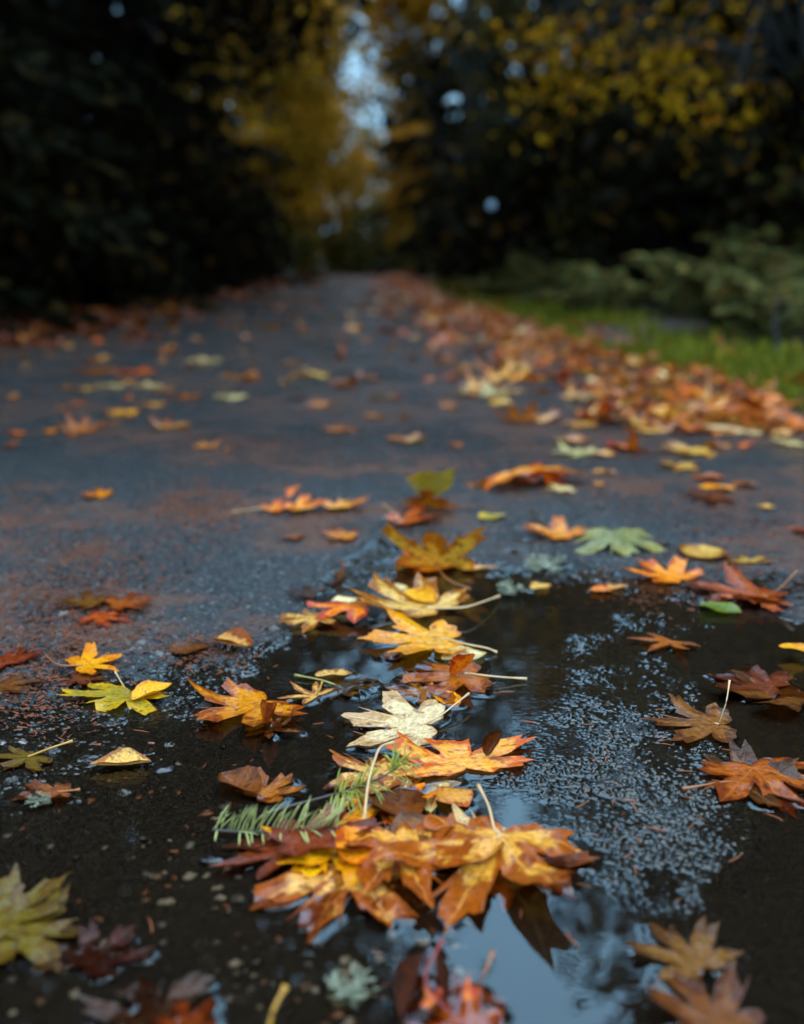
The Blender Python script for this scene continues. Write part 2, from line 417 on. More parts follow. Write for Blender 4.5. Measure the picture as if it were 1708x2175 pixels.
c1 = t.mix(t.ramp(t.noise(geo, 1.3, 3), .5, .62, 0, .6), c1, (.022, .032, .010))
bm = t.n('ShaderNodeBump', {'Height': t.noise(geo, 30, 5), 'Strength': .8, 'Distance': .03}).outputs[0]
t.bsdf(Base_Color=c1, Roughness=.8, Normal=bm)
terrain = obj('ground', mesh_data('ground', np.stack([GX, GY, ter(GX, GY)], -1).reshape(-1, 3), [grid_faces(*GX.shape)], t.m))
tag(terrain, 'dark leafy forest floor beside the road', 'ground', kind='structure')
def tz(x, y): return float(ter(np.array([x]), np.array([y]))[0])

# ------------------------------------------------------------------ leaves
HALF = [(0,1),(.05,.90),(.10,.83),(.235,.805),(.185,.62),(.150,.43),(.155,.36),(.215,.42),(.33,.57),(.41,.575),(.74,.72),(.665,.565),
        (.80,.498),(.62,.372),(.46,.235),(.35,.145),(.44,.14),(.60,.105),(.70,-.02),(.54,-.07),(.50,-.175),(.31,-.155),(.21,-.20),(.10,-.14),(0,-.03)]
STAR = [(0,1),(.06,.82),(.115,.62),(.10,.34),(.12,.24),(.22,.33),(.40,.50),(.72,.66),(.58,.40),(.42,.22),(.26,.085),(.40,.06),(.66,-.12),(.44,-.17),(.20,-.13),(.08,-.09),(0,-.03)]
def palmate(kind, rg, n):
    pts = np.array(HALF if kind == 'maple' else STAR)
    th = np.arctan2(pts[:, 0], pts[:, 1]); r = np.hypot(pts[:, 0], pts[:, 1])
    th = np.maximum.accumulate(th + np.arange(len(th))*1e-4)
    def side():
        return r*(1 + rg.normal(0, .05, len(r))), np.clip(th + rg.normal(0, .012, len(th)), 0, math.pi)
    (ra, ta), (rb, tb) = side(), side()
    rb[0] = ra[0]; rb[-1] = ra[-1]; ta[0] = tb[0] = 0; ta[-1] = tb[-1] = math.pi
    o = np.argsort(ta); ta, ra = ta[o], ra[o]; o = np.argsort(tb); tb, rb = tb[o], rb[o]
    phi = np.linspace(-math.pi, math.pi, n, endpoint=False)
    # keep the points of the outline exactly on samples
    allp = np.concatenate([phi, ta, -tb]); phi = np.unique(np.round(allp, 5)); phi = phi[(phi > -math.pi+1e-4)]
    rr = np.where(phi >= 0, np.interp(phi, ta, ra), np.interp(-phi, tb, rb))
    ser = (vnoise(phi*26+50, phi*0+rg.random()*90, 4)-.5)*.05 + (vnoise(phi*60+50, phi*0+rg.random()*90, 4)-.5)*.022
    rr = rr*(1+ser*(1-.3*np.abs(phi)/3.2))
    tips = [0, .80, -.80, 1.60, -1.60] if kind == 'maple' else [0, .83, -.83, 1.75, -1.75]
    return phi, rr, np.array(tips)
def leaf_geo(kind, seed, hi=True, curl=.12, fold=.25, wave=.05, lobes=None, wid=1.0):
    """blade in leaf units: stalk end at the origin, tip at (0, 1, 0). returns V, faces, attributes"""
    rg = np.random.default_rng(seed)
    if kind == 'oval':
        n, m = (26, 15) if hi else (8, 5)
        tt = np.linspace(0, 1, n)[:, None]; ss = np.linspace(-1, 1, m)[None, :]
        ww = .36*np.sin(math.pi*np.clip(tt, 0, 1)**.85)**.75 * (1+(vnoise(tt*14+rg.random()*9, ss*0+np.sign(ss)*3+9, 2)-.5)*.10)
        fx = (ss*ww); fy = tt + 0*ss
        x, y = fx*wid, fy
        along, perp = fy, fx; lr = np.maximum(np.abs(ss)+0*tt, np.abs(2*tt-1)**3+0*ss)
        r = np.abs(ss)*.55 + 0*tt; k = np.zeros_like(fy, int)
        z = curl*(fx/.36)**2*.5 + fold*np.abs(fx) + wave*np.sin(fy*7+rg.random()*6)*(fx/.3) + curl*(fy-.4)**2*1.2
        F = grid_faces(n, m); faces = [F]
    else:
        n, m = (190, 15) if hi else (40, 3)
        phi, rr, tips = palmate(kind, rg, n); n = len(phi)
        js = (np.arange(1, m+1)/m)[:, None]
        fr = js*rr[None, :]; fx = fr*np.sin(phi)[None, :]; fy = fr*np.cos(phi)[None, :]
        dphi = (phi[None, :] - tips[:, None] + math.pi) % (2*math.pi) - math.pi
        k = np.argmin(np.abs(dphi), 0)[None, :] + 0*js.astype(int)
        a = tips[k]; along = fx*np.sin(a)+fy*np.cos(a); perp = fx*np.cos(a)-fy*np.sin(a)
        lr = js + 0*fr
        x, y = fx*wid, fy.copy()
        lc = np.array(lobes if lobes is not None else rg.normal(0, .16, 5))
        dph = dphi[np.arange(5)[:, None], np.arange(n)[None, :]]
        wgt = np.exp(-(dph/.30)**2); lcv = (wgt*lc[:, None]).sum(0)[None, :]
        z = curl*fr**2 + fold*np.abs(perp)*np.clip(along, 0, 1.2) + lcv*np.maximum(fr-.22, 0)**1.6*1.6
        z = z + wave*np.sin(phi*3+rg.random()*6)[None, :]*fr**2 + wave*1.1*(fbm(fx*3.2+seed % 13, fy*3.2+5, seed % 97, 3)-.5)*np.minimum(fr*3, 1)*1.6
        z = z + .045*(fbm(fx*8+seed % 11, fy*8+3, seed % 89, 3)-.5)*np.minimum(fr*2.5, 1)
        # bent parts get shorter seen from above
        sh = 1/(1+.9*np.abs(lcv)*np.maximum(fr-.3, 0))
        x *= sh; y *= sh
        i = np.arange(n*m).reshape(m, n); j = np.roll(i, -1, 1)
        F = np.stack([i[:-1], i[1:], j[1:], j[:-1]], -1).reshape(-1, 4)
        c = n*m; T = np.stack([np.full(n, c), i[0], j[0]], -1)
        faces = [F, T]
    st = lambda q, e: np.concatenate([q.ravel(), e]) if kind != 'oval' else q.ravel()
    V = np.stack([st(x, [0]), st(y, [0]), st(z, [0])], -1)
    at = {'leaf': np.stack([st(along, [0]), st(perp, [0]), st(lr, [0])], -1),
          'flat': np.stack([st(fx, [0]) + seed*.37 % 7, st(fy, [0]) + seed*.71 % 5, 0*st(fx, [0])], -1)}
    return V, faces, at
def tube(pts, rad, n=7):
    pts = [Vector(p) for p in pts]; V = []
    for i, p in enumerate(pts):
        d = (pts[min(i+1, len(pts)-1)] - pts[max(i-1, 0)]).normalized()
        u = d.cross(Vector((0, 0, 1)) if abs(d.z) < .9 else Vector((1, 0, 0))).normalized(); v = d.cross(u)
        for k in range(n):
            a = 2*math.pi*k/n; V.append(p + (u*math.cos(a)+v*math.sin(a))*rad[i])
    i = np.arange(len(pts)*n).reshape(len(pts), n); j = np.roll(i, -1, 1)
    F = np.stack([i[:-1], j[:-1], j[1:], i[1:]], -1).reshape(-1, 4)
    V.append(pts[0]); V.append(pts[-1]); m = len(pts)*n
    T = np.concatenate([np.stack([np.full(n, m), j[0], i[0]], -1), np.stack([np.full(n, m+1), i[-1], j[-1]], -1)])
    return np.array([tuple(q) for q in V]), [F, T]
def spline(pts, n=14):
    pts = [Vector(p) for p in pts]
    if len(pts) == 2: return [pts[0].lerp(pts[1], k/(n-1)) for k in range(n)]
    P_ = [pts[0]*2-pts[1]] + pts + [pts[-1]*2-pts[-2]]; out = []
    seg = len(pts)-1
    for k in range(n):
        f = k/(n-1)*seg; i = min(int(f), seg-1); u = f-i
        a, b, c, d = P_[i:i+4]
        out.append(.5*((2*b)+(c-a)*u+(2*a-5*b+4*c-d)*u*u+(3*b-a-3*c+d)*u**3))
    return out
EDGES = []
_seed = [100]; rl = random.Random(5)
def leaf(label, kind, pal, J, T, wid=1.0, curl=.10, fold=.22, wave=.05, lobes=None, up=0.0, roll=0, stem=None, smat=None,
         srad=.0012, cat='leaf', group='fallen maple leaves', seed=None, name=None, tilt=0, dry=False):
    """J: stalk end of the blade, T: its tip, in the photograph; up: height of the lowest point above the surface, mm"""
    _seed[0] += 1; sd = seed or _seed[0]
    j, tp = P(*J), P(*T)
    V, faces, at = leaf_geo(kind, sd, True, curl, fold, wave, lobes, wid)
    d = tp - j; Ln = d.length; d.normalize()
    if tilt: d = Vector((d.x, d.y, math.tan(R(tilt)))).normalized()
    n = Vector((0, 0, 1)); n = (n - d*n.dot(d)).normalized()
    if roll: n = (n*math.cos(R(roll)) + n.cross(d)*math.sin(R(roll))).normalized()
    xx = d.cross(n)
    B = np.array([tuple(xx), tuple(d), tuple(n)])
    V = V.copy()
    if len(J) == 2 and len(T) == 2 and not tilt and not dry: V[:, 2] *= .62        # rain soaked leaves lie limp
    Wd = (V*Ln) @ B
    gz = max(ground((j.x+tp.x)/2, (j.y+tp.y)/2), -.0062)
    dz = gz + .0025 + up*1e-3 - np.percentile(Wd[:, 2], 4)
    Wd[:, 2] += dz
    # nothing sinks into the road
    mg = macro(Wd[:, 0]+j.x, Wd[:, 1]+j.y) + .0012
    lo = Wd[:, 2] < mg; Wd[lo, 2] = mg[lo] + .15*(Wd[lo, 2]-mg[lo])*0
    if at['leaf'].shape[0] > 300:
        e_ = at['leaf'][:, 2] > .985; EDGES.append(np.stack([Wd[e_, 0]+j.x, Wd[e_, 1]+j.y, Wd[e_, 2]], -1))
    nm = name or ('oval_leaf' if kind == 'oval' else 'maple_leaf')
    if stem is None:
        o = obj(nm, mesh_data(nm, Wd, faces, leafmat(pal), at), None, (j.x, j.y, 0))
        return tag(o, label, cat, group)
    root = empty(nm, (j.x, j.y, 0)); tag(root, label, cat, group)
    obj('blade', mesh_data('blade', Wd, faces, leafmat(pal), at), root)
    j0 = Vector((0, 0, dz + .0006))
    pts = [j0 + d*Ln*.06 + n*.0004, j0] + [P(a, b, c*1e-3) - Vector((j.x, j.y, 0)) for a, b, c in stem]
    sp = spline(pts, 22)
    rad = [srad*(1.0 - .25*k/21 + (.75*max(0, (k-18)/3)) ) for k in range(22)]
    V2, F2 = tube(sp, rad)
    obj('stem', mesh_data('stem', V2, F2, smat or M_STEM), root)
    return root

# -- the pile at the front
leaf('tan leaf with rust brown tips in front of the glossy brown leaf', 'maple', 'tan', (738,1840), (643,2014), wid=.72, curl=-.06, fold=.34, wave=.09, lobes=[-.1,.1,.05,.1,.1], up=3)
leaf('bright yellow leaf with pale upright hooked stem under the fir twig', 'maple', 'yellow', (772,1783), (584,1868), wid=.85, curl=.05, fold=.2, lobes=[.1,.15,-.1,0,0], up=5,
     stem=[(774,1740,18),(783,1660,34),(800,1603,42),(812,1584,42),(838,1577,38)], smat=M_STEM, srad=.0013)
leaf('tan and rust blotched leaf with long pink stem by the blue reflection', 'maple', 'blotch', (1062,1804), (936,1990), wid=.74, curl=-.04, fold=.3, wave=.10, lobes=[-.08,.08,.15,.25,0], up=8,
     stem=[(1050,1760,14),(1038,1712,18),(1016,1668,14)], srad=.0014, seed=4)
leaf('brown leaf half under water right of the long pink stem', 'maple', 'rust', (1080,1818), (1225,1905), wid=.95, curl=.02, fold=.14, lobes=[-.06,0,.1,0,.1], up=1)
leaf('pale cream leaf wedged behind the blotched leaf', 'maple', 'cream', (1045,1812), (880,1782), wid=.8, curl=.06, fold=.2, up=8)
leaf('glossy dark brown leaf folded along its middle on the yellow leaf', 'maple', 'chest', (620,1812), (826,1786), wid=.62, curl=.05, fold=.75, lobes=[.05,.1,.1,.1,.1], up=12)
leaf('rusty leaf with one long lobe lying on dark water at the pile edge', 'star', 'chest', (610,1812), (441,1857), wid=.8, curl=.03, fold=.4, lobes=[0,-.1,.1,.1,0], up=4)
leaf('orange leaf lobe curled up beside the glossy dark brown leaf', 'oval', 'orange', (725,1850), (818,1796), wid=1.25, curl=.3, fold=.4, up=10, roll=-14)
leaf('lemon yellow leaf edge poking out below the glossy dark brown leaf', 'maple', 'yellow', (690,1800), (640,1880), wid=1.1, curl=-.08, fold=.15, up=4)
leaf('purplish brown wet leaf between the two stems', 'oval', 'brown', (830,1790), (965,1768), wid=1.3, curl=.12, fold=.15, up=9)
leaf('ochre yellow leaf lying under water below the fir twig tip', 'maple', 'yellow', (802,1692), (880,1772), wid=.95, curl=0, fold=.1, up=1)
leaf('brown oval leaf with curled rim below the golden leaf', 'oval', 'chest', (812,1696), (890,1748), wid=1.25, curl=.25, fold=.2, up=6)
leaf('small oval yellow orange leaf below the golden leaf', 'oval', 'gold', (926,1712), (1002,1688), wid=1.35, curl=-.15, fold=-.10, up=5, stem=[(918,1716,3),(908,1720,2)], smat=M_STEMY, srad=.0007)
leaf('torn beige leaf scrap beside the small oval leaf', 'star', 'cream', (905,1672), (916,1742), wid=.8, up=2, curl=0)
leaf('large golden five lobed leaf with fine veins in the middle', 'maple', 'gold', (989,1637), (940,1568), wid=1.32, curl=.04, fold=.16, wave=.06, lobes=[-.12,.05,.45,-.05,-.1], up=8, seed=22)
leaf('dark red curled leaf standing at the rim of the golden leaf', 'oval', 'redbr', (1034,1618), (1066,1566,.022), wid=.8, curl=.5, fold=.6, up=9, roll=-25)
leaf('dull tan leaf with dark tip behind the fir twig', 'maple', 'tan', (832,1652), (682,1622), wid=.9, curl=.06, fold=.2, up=4)
leaf('rust brown crumpled leaf half hidden by the fir twig tip', 'maple', 'rust', (850,1690), (800,1650), wid=1.1, curl=.06, fold=.2, up=3)

leaf('glossy rust brown leaf curled like a shell left of the fir twig', 'oval', 'chest', (545,1690), (470,1654), wid=1.05, curl=.35, fold=.5, up=4, seed=77)
leaf('rust leaf with spread lobes beside the leaf curled like a shell', 'maple', 'rust', (550,1690), (628,1650), wid=.85, curl=.08, fold=.3, lobes=[.1,.1,.2,0,0], up=3)

leaf('rust spotted ragged lobe on top of the pile pointing down to the red stem', 'maple', 'blotch', (842,1806), (925,1975), wid=.55, curl=.02, fold=.3, wave=.1, up=12)
leaf('dark brown leaf soaked flat under the front tan leaf', 'maple', 'brown', (800,1835), (770,1960), wid=.7, curl=.02, fold=.1, up=1)
leaf('rusty torn leaf under the left lobe of the pile', 'maple', 'rust', (600,1795), (500,1835), wid=.9, curl=.03, fold=.2, up=2)
leaf('brown leaf scrap soaked between the pink stem and the brown oval leaf', 'star', 'chest', (905,1760), (960,1800), wid=1.0, curl=.05, up=5)
leaf('tan leaf edge folded over at the junction of the long pink stem', 'oval', 'tan', (1060,1812), (985,1868), wid=.8, curl=.3, fold=.4, up=12)

# -- floating up the middle
leaf('cream coloured leaf with ragged teeth floating in the middle of the puddle', 'maple', 'cream', (900,1541), (716,1527), wid=1.06, curl=.05, fold=.08, wave=.03, lobes=[.02,.1,.0,.1,0], up=4.5, stem=[(935,1520,8),(968,1495,13),(996,1473,14)], smat=M_STEM, srad=.0011, seed=9)
leaf('orange red leaf with yellow heart beside the folded brown leaf', 'maple', 'fire', (556,1500), (400,1556), wid=.95, curl=.10, fold=.22, lobes=[0,.35,.1,.3,0], up=4)
leaf('dark brown leaf with one lobe folded upright beside the orange red leaf', 'star', 'brown', (572,1545), (640,1562), wid=1.2, curl=.1, fold=.35, lobes=[0,.1,.9,0,.5], up=3)
leaf('tall rusty lobe standing upright on the orange red leaf', 'oval', 'rust', (560,1548), (566,1502,.034), wid=.6, curl=.3, fold=.9, up=6, roll=20)
leaf('small light brown star leaf with short raised stem', 'star', 'tan', (672,1480), (610,1463), wid=1.1, curl=.05, fold=.25, up=5, stem=[(680,1462,10),(684,1449,12)], smat=M_STEMY, srad=.0009, name='maple_leaf')
leaf('olive leaf under water with a greenish stem reaching left', 'maple', 'olive', (718,1454), (812,1458), wid=1.15, curl=.02, fold=.06, wave=.03, lobes=[.15,.2,0,0,0], up=.5, stem=[(680,1444,3),(626,1434,4)], smat=M_STEMG, srad=.0013)
leaf('small beige oval leaf lying across the olive leaf stem', 'oval', 'tan', (668,1438), (748,1434), wid=.8, up=5, curl=.12)
leaf('rust orange leaf with pale stem lying flat on the water', 'maple', 'rust', (996,1438), (818,1452), wid=.9, curl=.05, fold=.12, up=4, stem=[(1050,1437,7),(1119,1442,3)], srad=.0013, smat=M_STEM)
leaf('orange lobe folded upright on the rust orange leaf', 'oval', 'orange', (962,1438), (1016,1398,.03), wid=.6, curl=.3, fold=.7, up=6)
leaf('small wine red leaf below the bright yellow floating leaf', 'oval', 'redbr', (808,1398), (862,1394), wid=1.3, up=3, curl=.2)
leaf('whitish tan leaf touching the long wet stem', 'oval', 'cream', (938,1404), (1034,1392), wid=1.0, up=5, curl=.15)
leaf('pale beige wet leaf in front of the rust orange leaf', 'maple', 'tan', (905,1470), (812,1460), wid=.8, up=2, curl=.04)
leaf('small yellow leaf point beside the tip of the cream leaf stem', 'oval', 'yellow', (930,1470), (972,1502), wid=.9, up=3, curl=.1)
leaf('bright yellow leaf with long bent stem floating high on the puddle', 'maple', 'yellow', (946,1366), (752,1370), wid=.82, curl=.05, fold=.2, lobes=[0,.25,.1,.1,0], up=7, stem=[(990,1368,10),(1035,1377,7),(1056,1386,2)], srad=.0013, seed=31)
leaf('apricot tan leaf with long straight stem ending at pale lichen', 'maple', 'tan', (918,1308), (768,1272), wid=.9, curl=.12, fold=.3, lobes=[.25,.1,.2,.1,.1], up=12, stem=[(985,1290,18),(1030,1277,14),(1061,1266,6)], smat=M_STEM, srad=.0016)
leaf('amber leaf lobe folded over behind the apricot leaf', 'oval', 'yellow', (925,1300), (858,1280), wid=.8, curl=.3, fold=.4, up=16, roll=15)
leaf('amber orange leaf arched over the puddle edge', 'maple', 'fire', (762,1318), (628,1310), wid=.55, curl=-.2, fold=.3, up=14)
leaf('light brown leaf with a short stem at the corner of the puddle', 'maple', 'tan', (676,1322), (578,1342), wid=.8, curl=.05, fold=.2, up=3, stem=[(700,1318,10)], smat=M_STEMY)
leaf('small cream leaf tucked behind the amber leaf', 'oval', 'cream', (706,1300), (758,1286), wid=1.0, curl=.2, up=10)
leaf('very dark maroon leaf on gravel beside the puddle', 'star', 'maroon', (665,1275), (588,1268), wid=1.0, curl=.3, fold=.4, up=2)
leaf('dusty pink orange star leaf on gravel above the maroon leaf', 'star', 'pinkish', (724,1236), (738,1198,.03), wid=1.5, curl=.14, fold=.25, lobes=[.2,.1,.1,0,0], up=2)
leaf('orange leaf standing up with three raised lobes at the far puddle edge', 'maple', 'gold', (926,1212), (920,1136,.075), wid=1.15, curl=.12, fold=.4, lobes=[-.1,.1,.1,-.5,-.5], up=3, stem=[(950,1230,14),(1000,1252,2)], smat=M_STEMO, srad=.0013)
leaf('flat tan leaf lobe sticking out under the standing orange leaf', 'oval', 'tan', (975,1216), (1060,1212), wid=.7, up=3)
leaf('orange leaf crouching left of the standing orange leaf', 'maple', 'orange', (930,1215), (856,1196), wid=1.0, curl=.2, fold=.3, up=3)
leaf('beige wet leaf at the water line behind the apricot leaf', 'oval', 'cream', (818,1254), (868,1250), wid=1.6, up=3, curl=.05)
leaf('amber leaf with stem to the left, first of the row of amber leaves', 'maple', 'orange', (575,1092), (640,1082), wid=.75, curl=.12, fold=.3, lobes=[.1,.15,.1,0,0], up=2, stem=[(545,1080,16),(490,1088,4)], seed=41)
leaf('broad amber leaf with curled rim in the middle of the row of amber leaves', 'maple', 'gold', (625,1094), (705,1084), wid=.8, curl=.16, fold=.3, lobes=[.1,.2,.1,.1,.1], up=5)
leaf('small orange lobe raised on the row of amber leaves', 'oval', 'orange', (612,1080), (640,1056,.02), wid=1.2, curl=.3, fold=.4, up=16)
leaf('pale amber leaf at the right end of the row of amber leaves', 'maple', 'gold', (706,1088), (788,1080), wid=.7, curl=.25, fold=.3, up=3)
leaf('orange leaf lying open around an upright green yellow lobe in the middle of the road', 'maple', 'orange', (912,1090), (905,1050,.045), wid=1.5, curl=-.2, fold=.3, lobes=[.2,-.2,-.2,-.1,-.1], up=4)
leaf('yellow green lobe standing upright in the middle of the road', 'oval', 'ygreen', (908,1074), (916,1022,.08), wid=.8, curl=.2, fold=.3, up=6)
leaf('brown orange leaf with a thin stem pointing away beside the upright green lobe', 'maple', 'rust', (850,1116), (955,1106), wid=.7, curl=.2, fold=.3, up=2, stem=[(838,1090,12),(812,1070,3)])
leaf('flat peach leaf with stem behind the upright green lobe', 'maple', 'tan', (890,1022), (962,1026), wid=.8, curl=.12, up=2, stem=[(935,1006,10),(972,994,14)], smat=M_STEMO)
leaf('amber leaf arched high on the asphalt right of the middle', 'maple', 'orange', (1140,992,.05), (1062,972,.045), wid=1.2, curl=-.35, fold=.3, lobes=[0,.1,-.2,0,-.2], up=3)
leaf('amber leaf leaning on the arched leaf', 'maple', 'orange', (1148,985,.05), (1216,1038), wid=.8, curl=-.15, fold=.3, up=3)
leaf('pale green leaf behind the arched amber leaf', 'maple', 'pale', (1240,972), (1166,964), wid=.8, curl=.1, up=2)
leaf('orange and brown crumpled leaf left of the green leaf', 'maple', 'orange', (1205,1146), (1104,1128), wid=.8, curl=.14, fold=.3, lobes=[.05,.2,.1,0,0], up=2)
leaf('grey green fan shaped leaf on dry asphalt', 'maple', 'green', (1306,1136,.025), (1335,1190), wid=1.25, curl=-.15, fold=.3, up=2, stem=[(1275,1122,24),(1238,1128,4)], smat=M_STEMG)
leaf('small orange leaf with white edge floating near the lichen', 'oval', 'fire', (1252,1256), (1300,1262), wid=1.4, up=4, curl=.2)
leaf('pale pink leaf touching the small orange leaf', 'oval', 'tan', (1285,1256), (1335,1250), wid=.9, up=3, curl=.1)
leaf('small tan leaf between lichen and small orange leaf', 'oval', 'tan', (1130,1256), (1168,1246), wid=1.1, up=4, curl=.2)
leaf('tan orange curled leaf at the end of the long brown leaf', 'maple', 'orange', (1440,1240), (1352,1214), wid=.95, curl=.25, fold=.3, up=4)
leaf('long reddish brown leaf with a stem pointing up', 'maple', 'rust', (1630,1278), (1440,1252), wid=.6, curl=.06, fold=.2, up=3, stem=[(1655,1250,22),(1694,1212,46)], smat=M_STEMO, srad=.0014)
leaf('pinkish leaf lobe drooping beside the stem pointing up', 'maple', 'pinkish', (1620,1282), (1560,1300), wid=1.1, up=3)
leaf('bright lime green leaf at the water line', 'oval', 'lime', (1486,1292), (1574,1312), wid=1.0, up=4, curl=.1)
leaf('square tan leaf scrap on dry asphalt', 'oval', 'tan', (1462,1192), (1534,1180), wid=1.9, up=2, curl=.12)
leaf('little tan three cornered leaf scrap on dry asphalt', 'star', 'tan', (1590,1202), (1566,1184), wid=1.2, up=1)
leaf('small rusty frond of a leaf on the wet gravel island', 'star', 'rust', (1424,1366), (1372,1390), wid=1.1, up=1.5, curl=.2)
leaf('large dark red brown leaf cut by the picture edge', 'maple', 'redbr', (1640,1462), (1500,1434), wid=1.05, curl=.08, fold=.25, up=3)
leaf('dark wine coloured leaf lobe under the large red brown leaf', 'maple', 'redbr', (1700,1470), (1625,1540), wid=1.0, curl=.02, up=0)
leaf('golden yellow leaf scrap lying on the large red brown leaf', 'oval', 'yellow', (1722,1400), (1652,1392), wid=1.1, up=14)
leaf('flat brown leaf with thin stem standing straight up', 'maple', 'brown', (1528,1548), (1366,1540), wid=.95, curl=.02, fold=.12, lobes=[0,.25,0,0,0], up=3, stem=[(1530,1530,12),(1543,1490,34),(1550,1445,52)], smat=M_STEM, srad=.0009)
leaf('large rust red leaf with orange stem lying on dark water', 'maple', 'redbr', (1572,1662), (1712,1640), wid=1.25, curl=.05, fold=.15, up=3, stem=[(1530,1662,6),(1450,1676,2)], smat=M_STEMO, srad=.0012)
leaf('rust red leaf below the large rust red leaf at the picture edge', 'maple', 'rust', (1600,1640), (1700,1740), wid=.9, curl=.04, fold=.12, up=4)
leaf('curled ochre leaf in the dark corner of the puddle', 'maple', 'ochre', (1490,2055), (1380,1966), wid=.85, curl=.06, fold=.2, wave=.08, lobes=[0,.1,0,-.1,0], up=5)
leaf('ochre leaf cut by the bottom edge in the dark corner of the puddle', 'maple', 'ochre', (1530,2190), (1428,2064), wid=.75, curl=.06, fold=.2, wave=.08, lobes=[0,.1,.1,0,0], up=7)
leaf('large olive yellow leaf lying at the bottom edge of the puddle', 'maple', 'olive', (20,1990), (214,1976), wid=1.0, curl=.03, fold=.14, wave=.09, up=4, seed=63)
leaf('olive yellow leaf lobe overlapping the large olive yellow leaf', 'maple', 'olive', (-20,1975), (152,1882), wid=.65, curl=.06, fold=.2, up=6)
leaf('dark maroon leaf under water beside the large olive yellow leaf', 'maple', 'maroon', (185,2045), (292,1975), wid=.9, curl=.15, fold=.3, up=1)
leaf('black brown leaf under water at the bottom edge', 'maple', 'maroon', (330,2180), (290,2070), wid=1.0, curl=.1, fold=.3, up=1)
leaf('dull brown leaf lobe beside the black brown leaf', 'maple', 'rust', (400,2190), (372,2118), wid=.8, curl=.1, up=2)
leaf('orange leaf under water with raised stem inside the blue reflection', 'maple', 'rust', (1010,2098), (930,2150), wid=1.1, curl=.05, fold=.2, up=0, stem=[(1028,2070,14),(1048,2022,20)], smat=M_STEMO)
leaf('orange and yellow leaf cut off by the bottom edge of the reflection', 'maple', 'orange', (1000,2185), (890,2110), wid=.9, curl=.05, fold=.2, up=2, stem=[(905,2090,14),(940,1996,28)], smat=M_STEMR, srad=.0009)
leaf('blackish leaf lobe beside the red stem', 'oval', 'maroon', (880,2190), (915,2010), wid=.55, curl=.1, fold=.4, up=1)
leaf('ochre stemmed dark leaf mostly outside the bottom edge', 'maple', 'rust', (560,2230), (480,2290), wid=.9, curl=.05, up=0, stem=[(580,2150,22),(608,2094,34)], smat=M_STEMY, srad=.0017)
leaf('folded tan leaf with comb like veins next to a dark pebble', 'oval', 'tan', (322,1628), (190,1638), wid=.62, curl=.2, fold=.5, up=4)
leaf('flat brown leaf with a scrap of pale lichen on it', 'maple', 'brown', (130,1688), (10,1700), wid=.7, curl=.05, up=1.5, stem=[(170,1677,4)], smat=M_STEMO)
leaf('olive brown leaf under water with a yellow stem', 'maple', 'olive', (66,1610), (0,1640), wid=1.3, curl=.1, fold=.2, up=0, stem=[(110,1588,10),(154,1574,12)], smat=M_STEMY)
leaf('yellow green spotted leaf with pale stem standing up', 'maple', 'ygreen', (274,1484), (196,1526), wid=1.3, curl=.06, fold=.25, up=3, stem=[(262,1456,18),(244,1426,34)], srad=.0010)
leaf('bright yellow folded leaf lobe on the yellow green spotted leaf', 'oval', 'yellow', (282,1506), (366,1472), wid=.7, curl=.2, fold=.4, up=6)
leaf('mustard yellow leaf with curved stem on left gravel', 'maple', 'yellow', (172,1428), (262,1410), wid=1.2, curl=.15, fold=.3, up=3, stem=[(125,1412,12),(96,1392,5)], smat=M_STEMO)
leaf('dark brown leaf under the mustard yellow leaf', 'maple', 'redbr', (160,1450), (230,1452), wid=.9, up=1)
leaf('rusty leaf on top of the leaf heap on left gravel', 'maple', 'rust', (245,1300), (335,1290), wid=.9, curl=.05, fold=.12, lobes=[0,.05,0,0,0], up=5)
leaf('orange brown leaf in the leaf heap on left gravel', 'maple', 'ochre', (205,1296), (120,1290), wid=.8, curl=.05, fold=.12, lobes=[0,.05,0,0,0], up=4)
leaf('dark rust leaf low in the leaf heap on left gravel', 'maple', 'rust', (200,1322), (285,1330), wid=.8, curl=.04, fold=.1, up=1)
leaf('reddish wet leaf lying flat next to the small folded tan leaf', 'oval', 'redbr', (360,1394), (448,1382), wid=1.3, up=1)
leaf('small folded tan leaf on gravel near the puddle corner', 'oval', 'tan', (456,1372), (534,1396), wid=.9, curl=.35, fold=.5, up=4)
leaf('dark red leaf at the left picture edge on gravel', 'maple', 'redbr', (0,1470), (66,1484), wid=1.2, up=2)
leaf('faded red leaf at the left picture edge behind the dark red leaf', 'maple', 'chest', (10,1425), (-60,1400), wid=1.2, up=2)

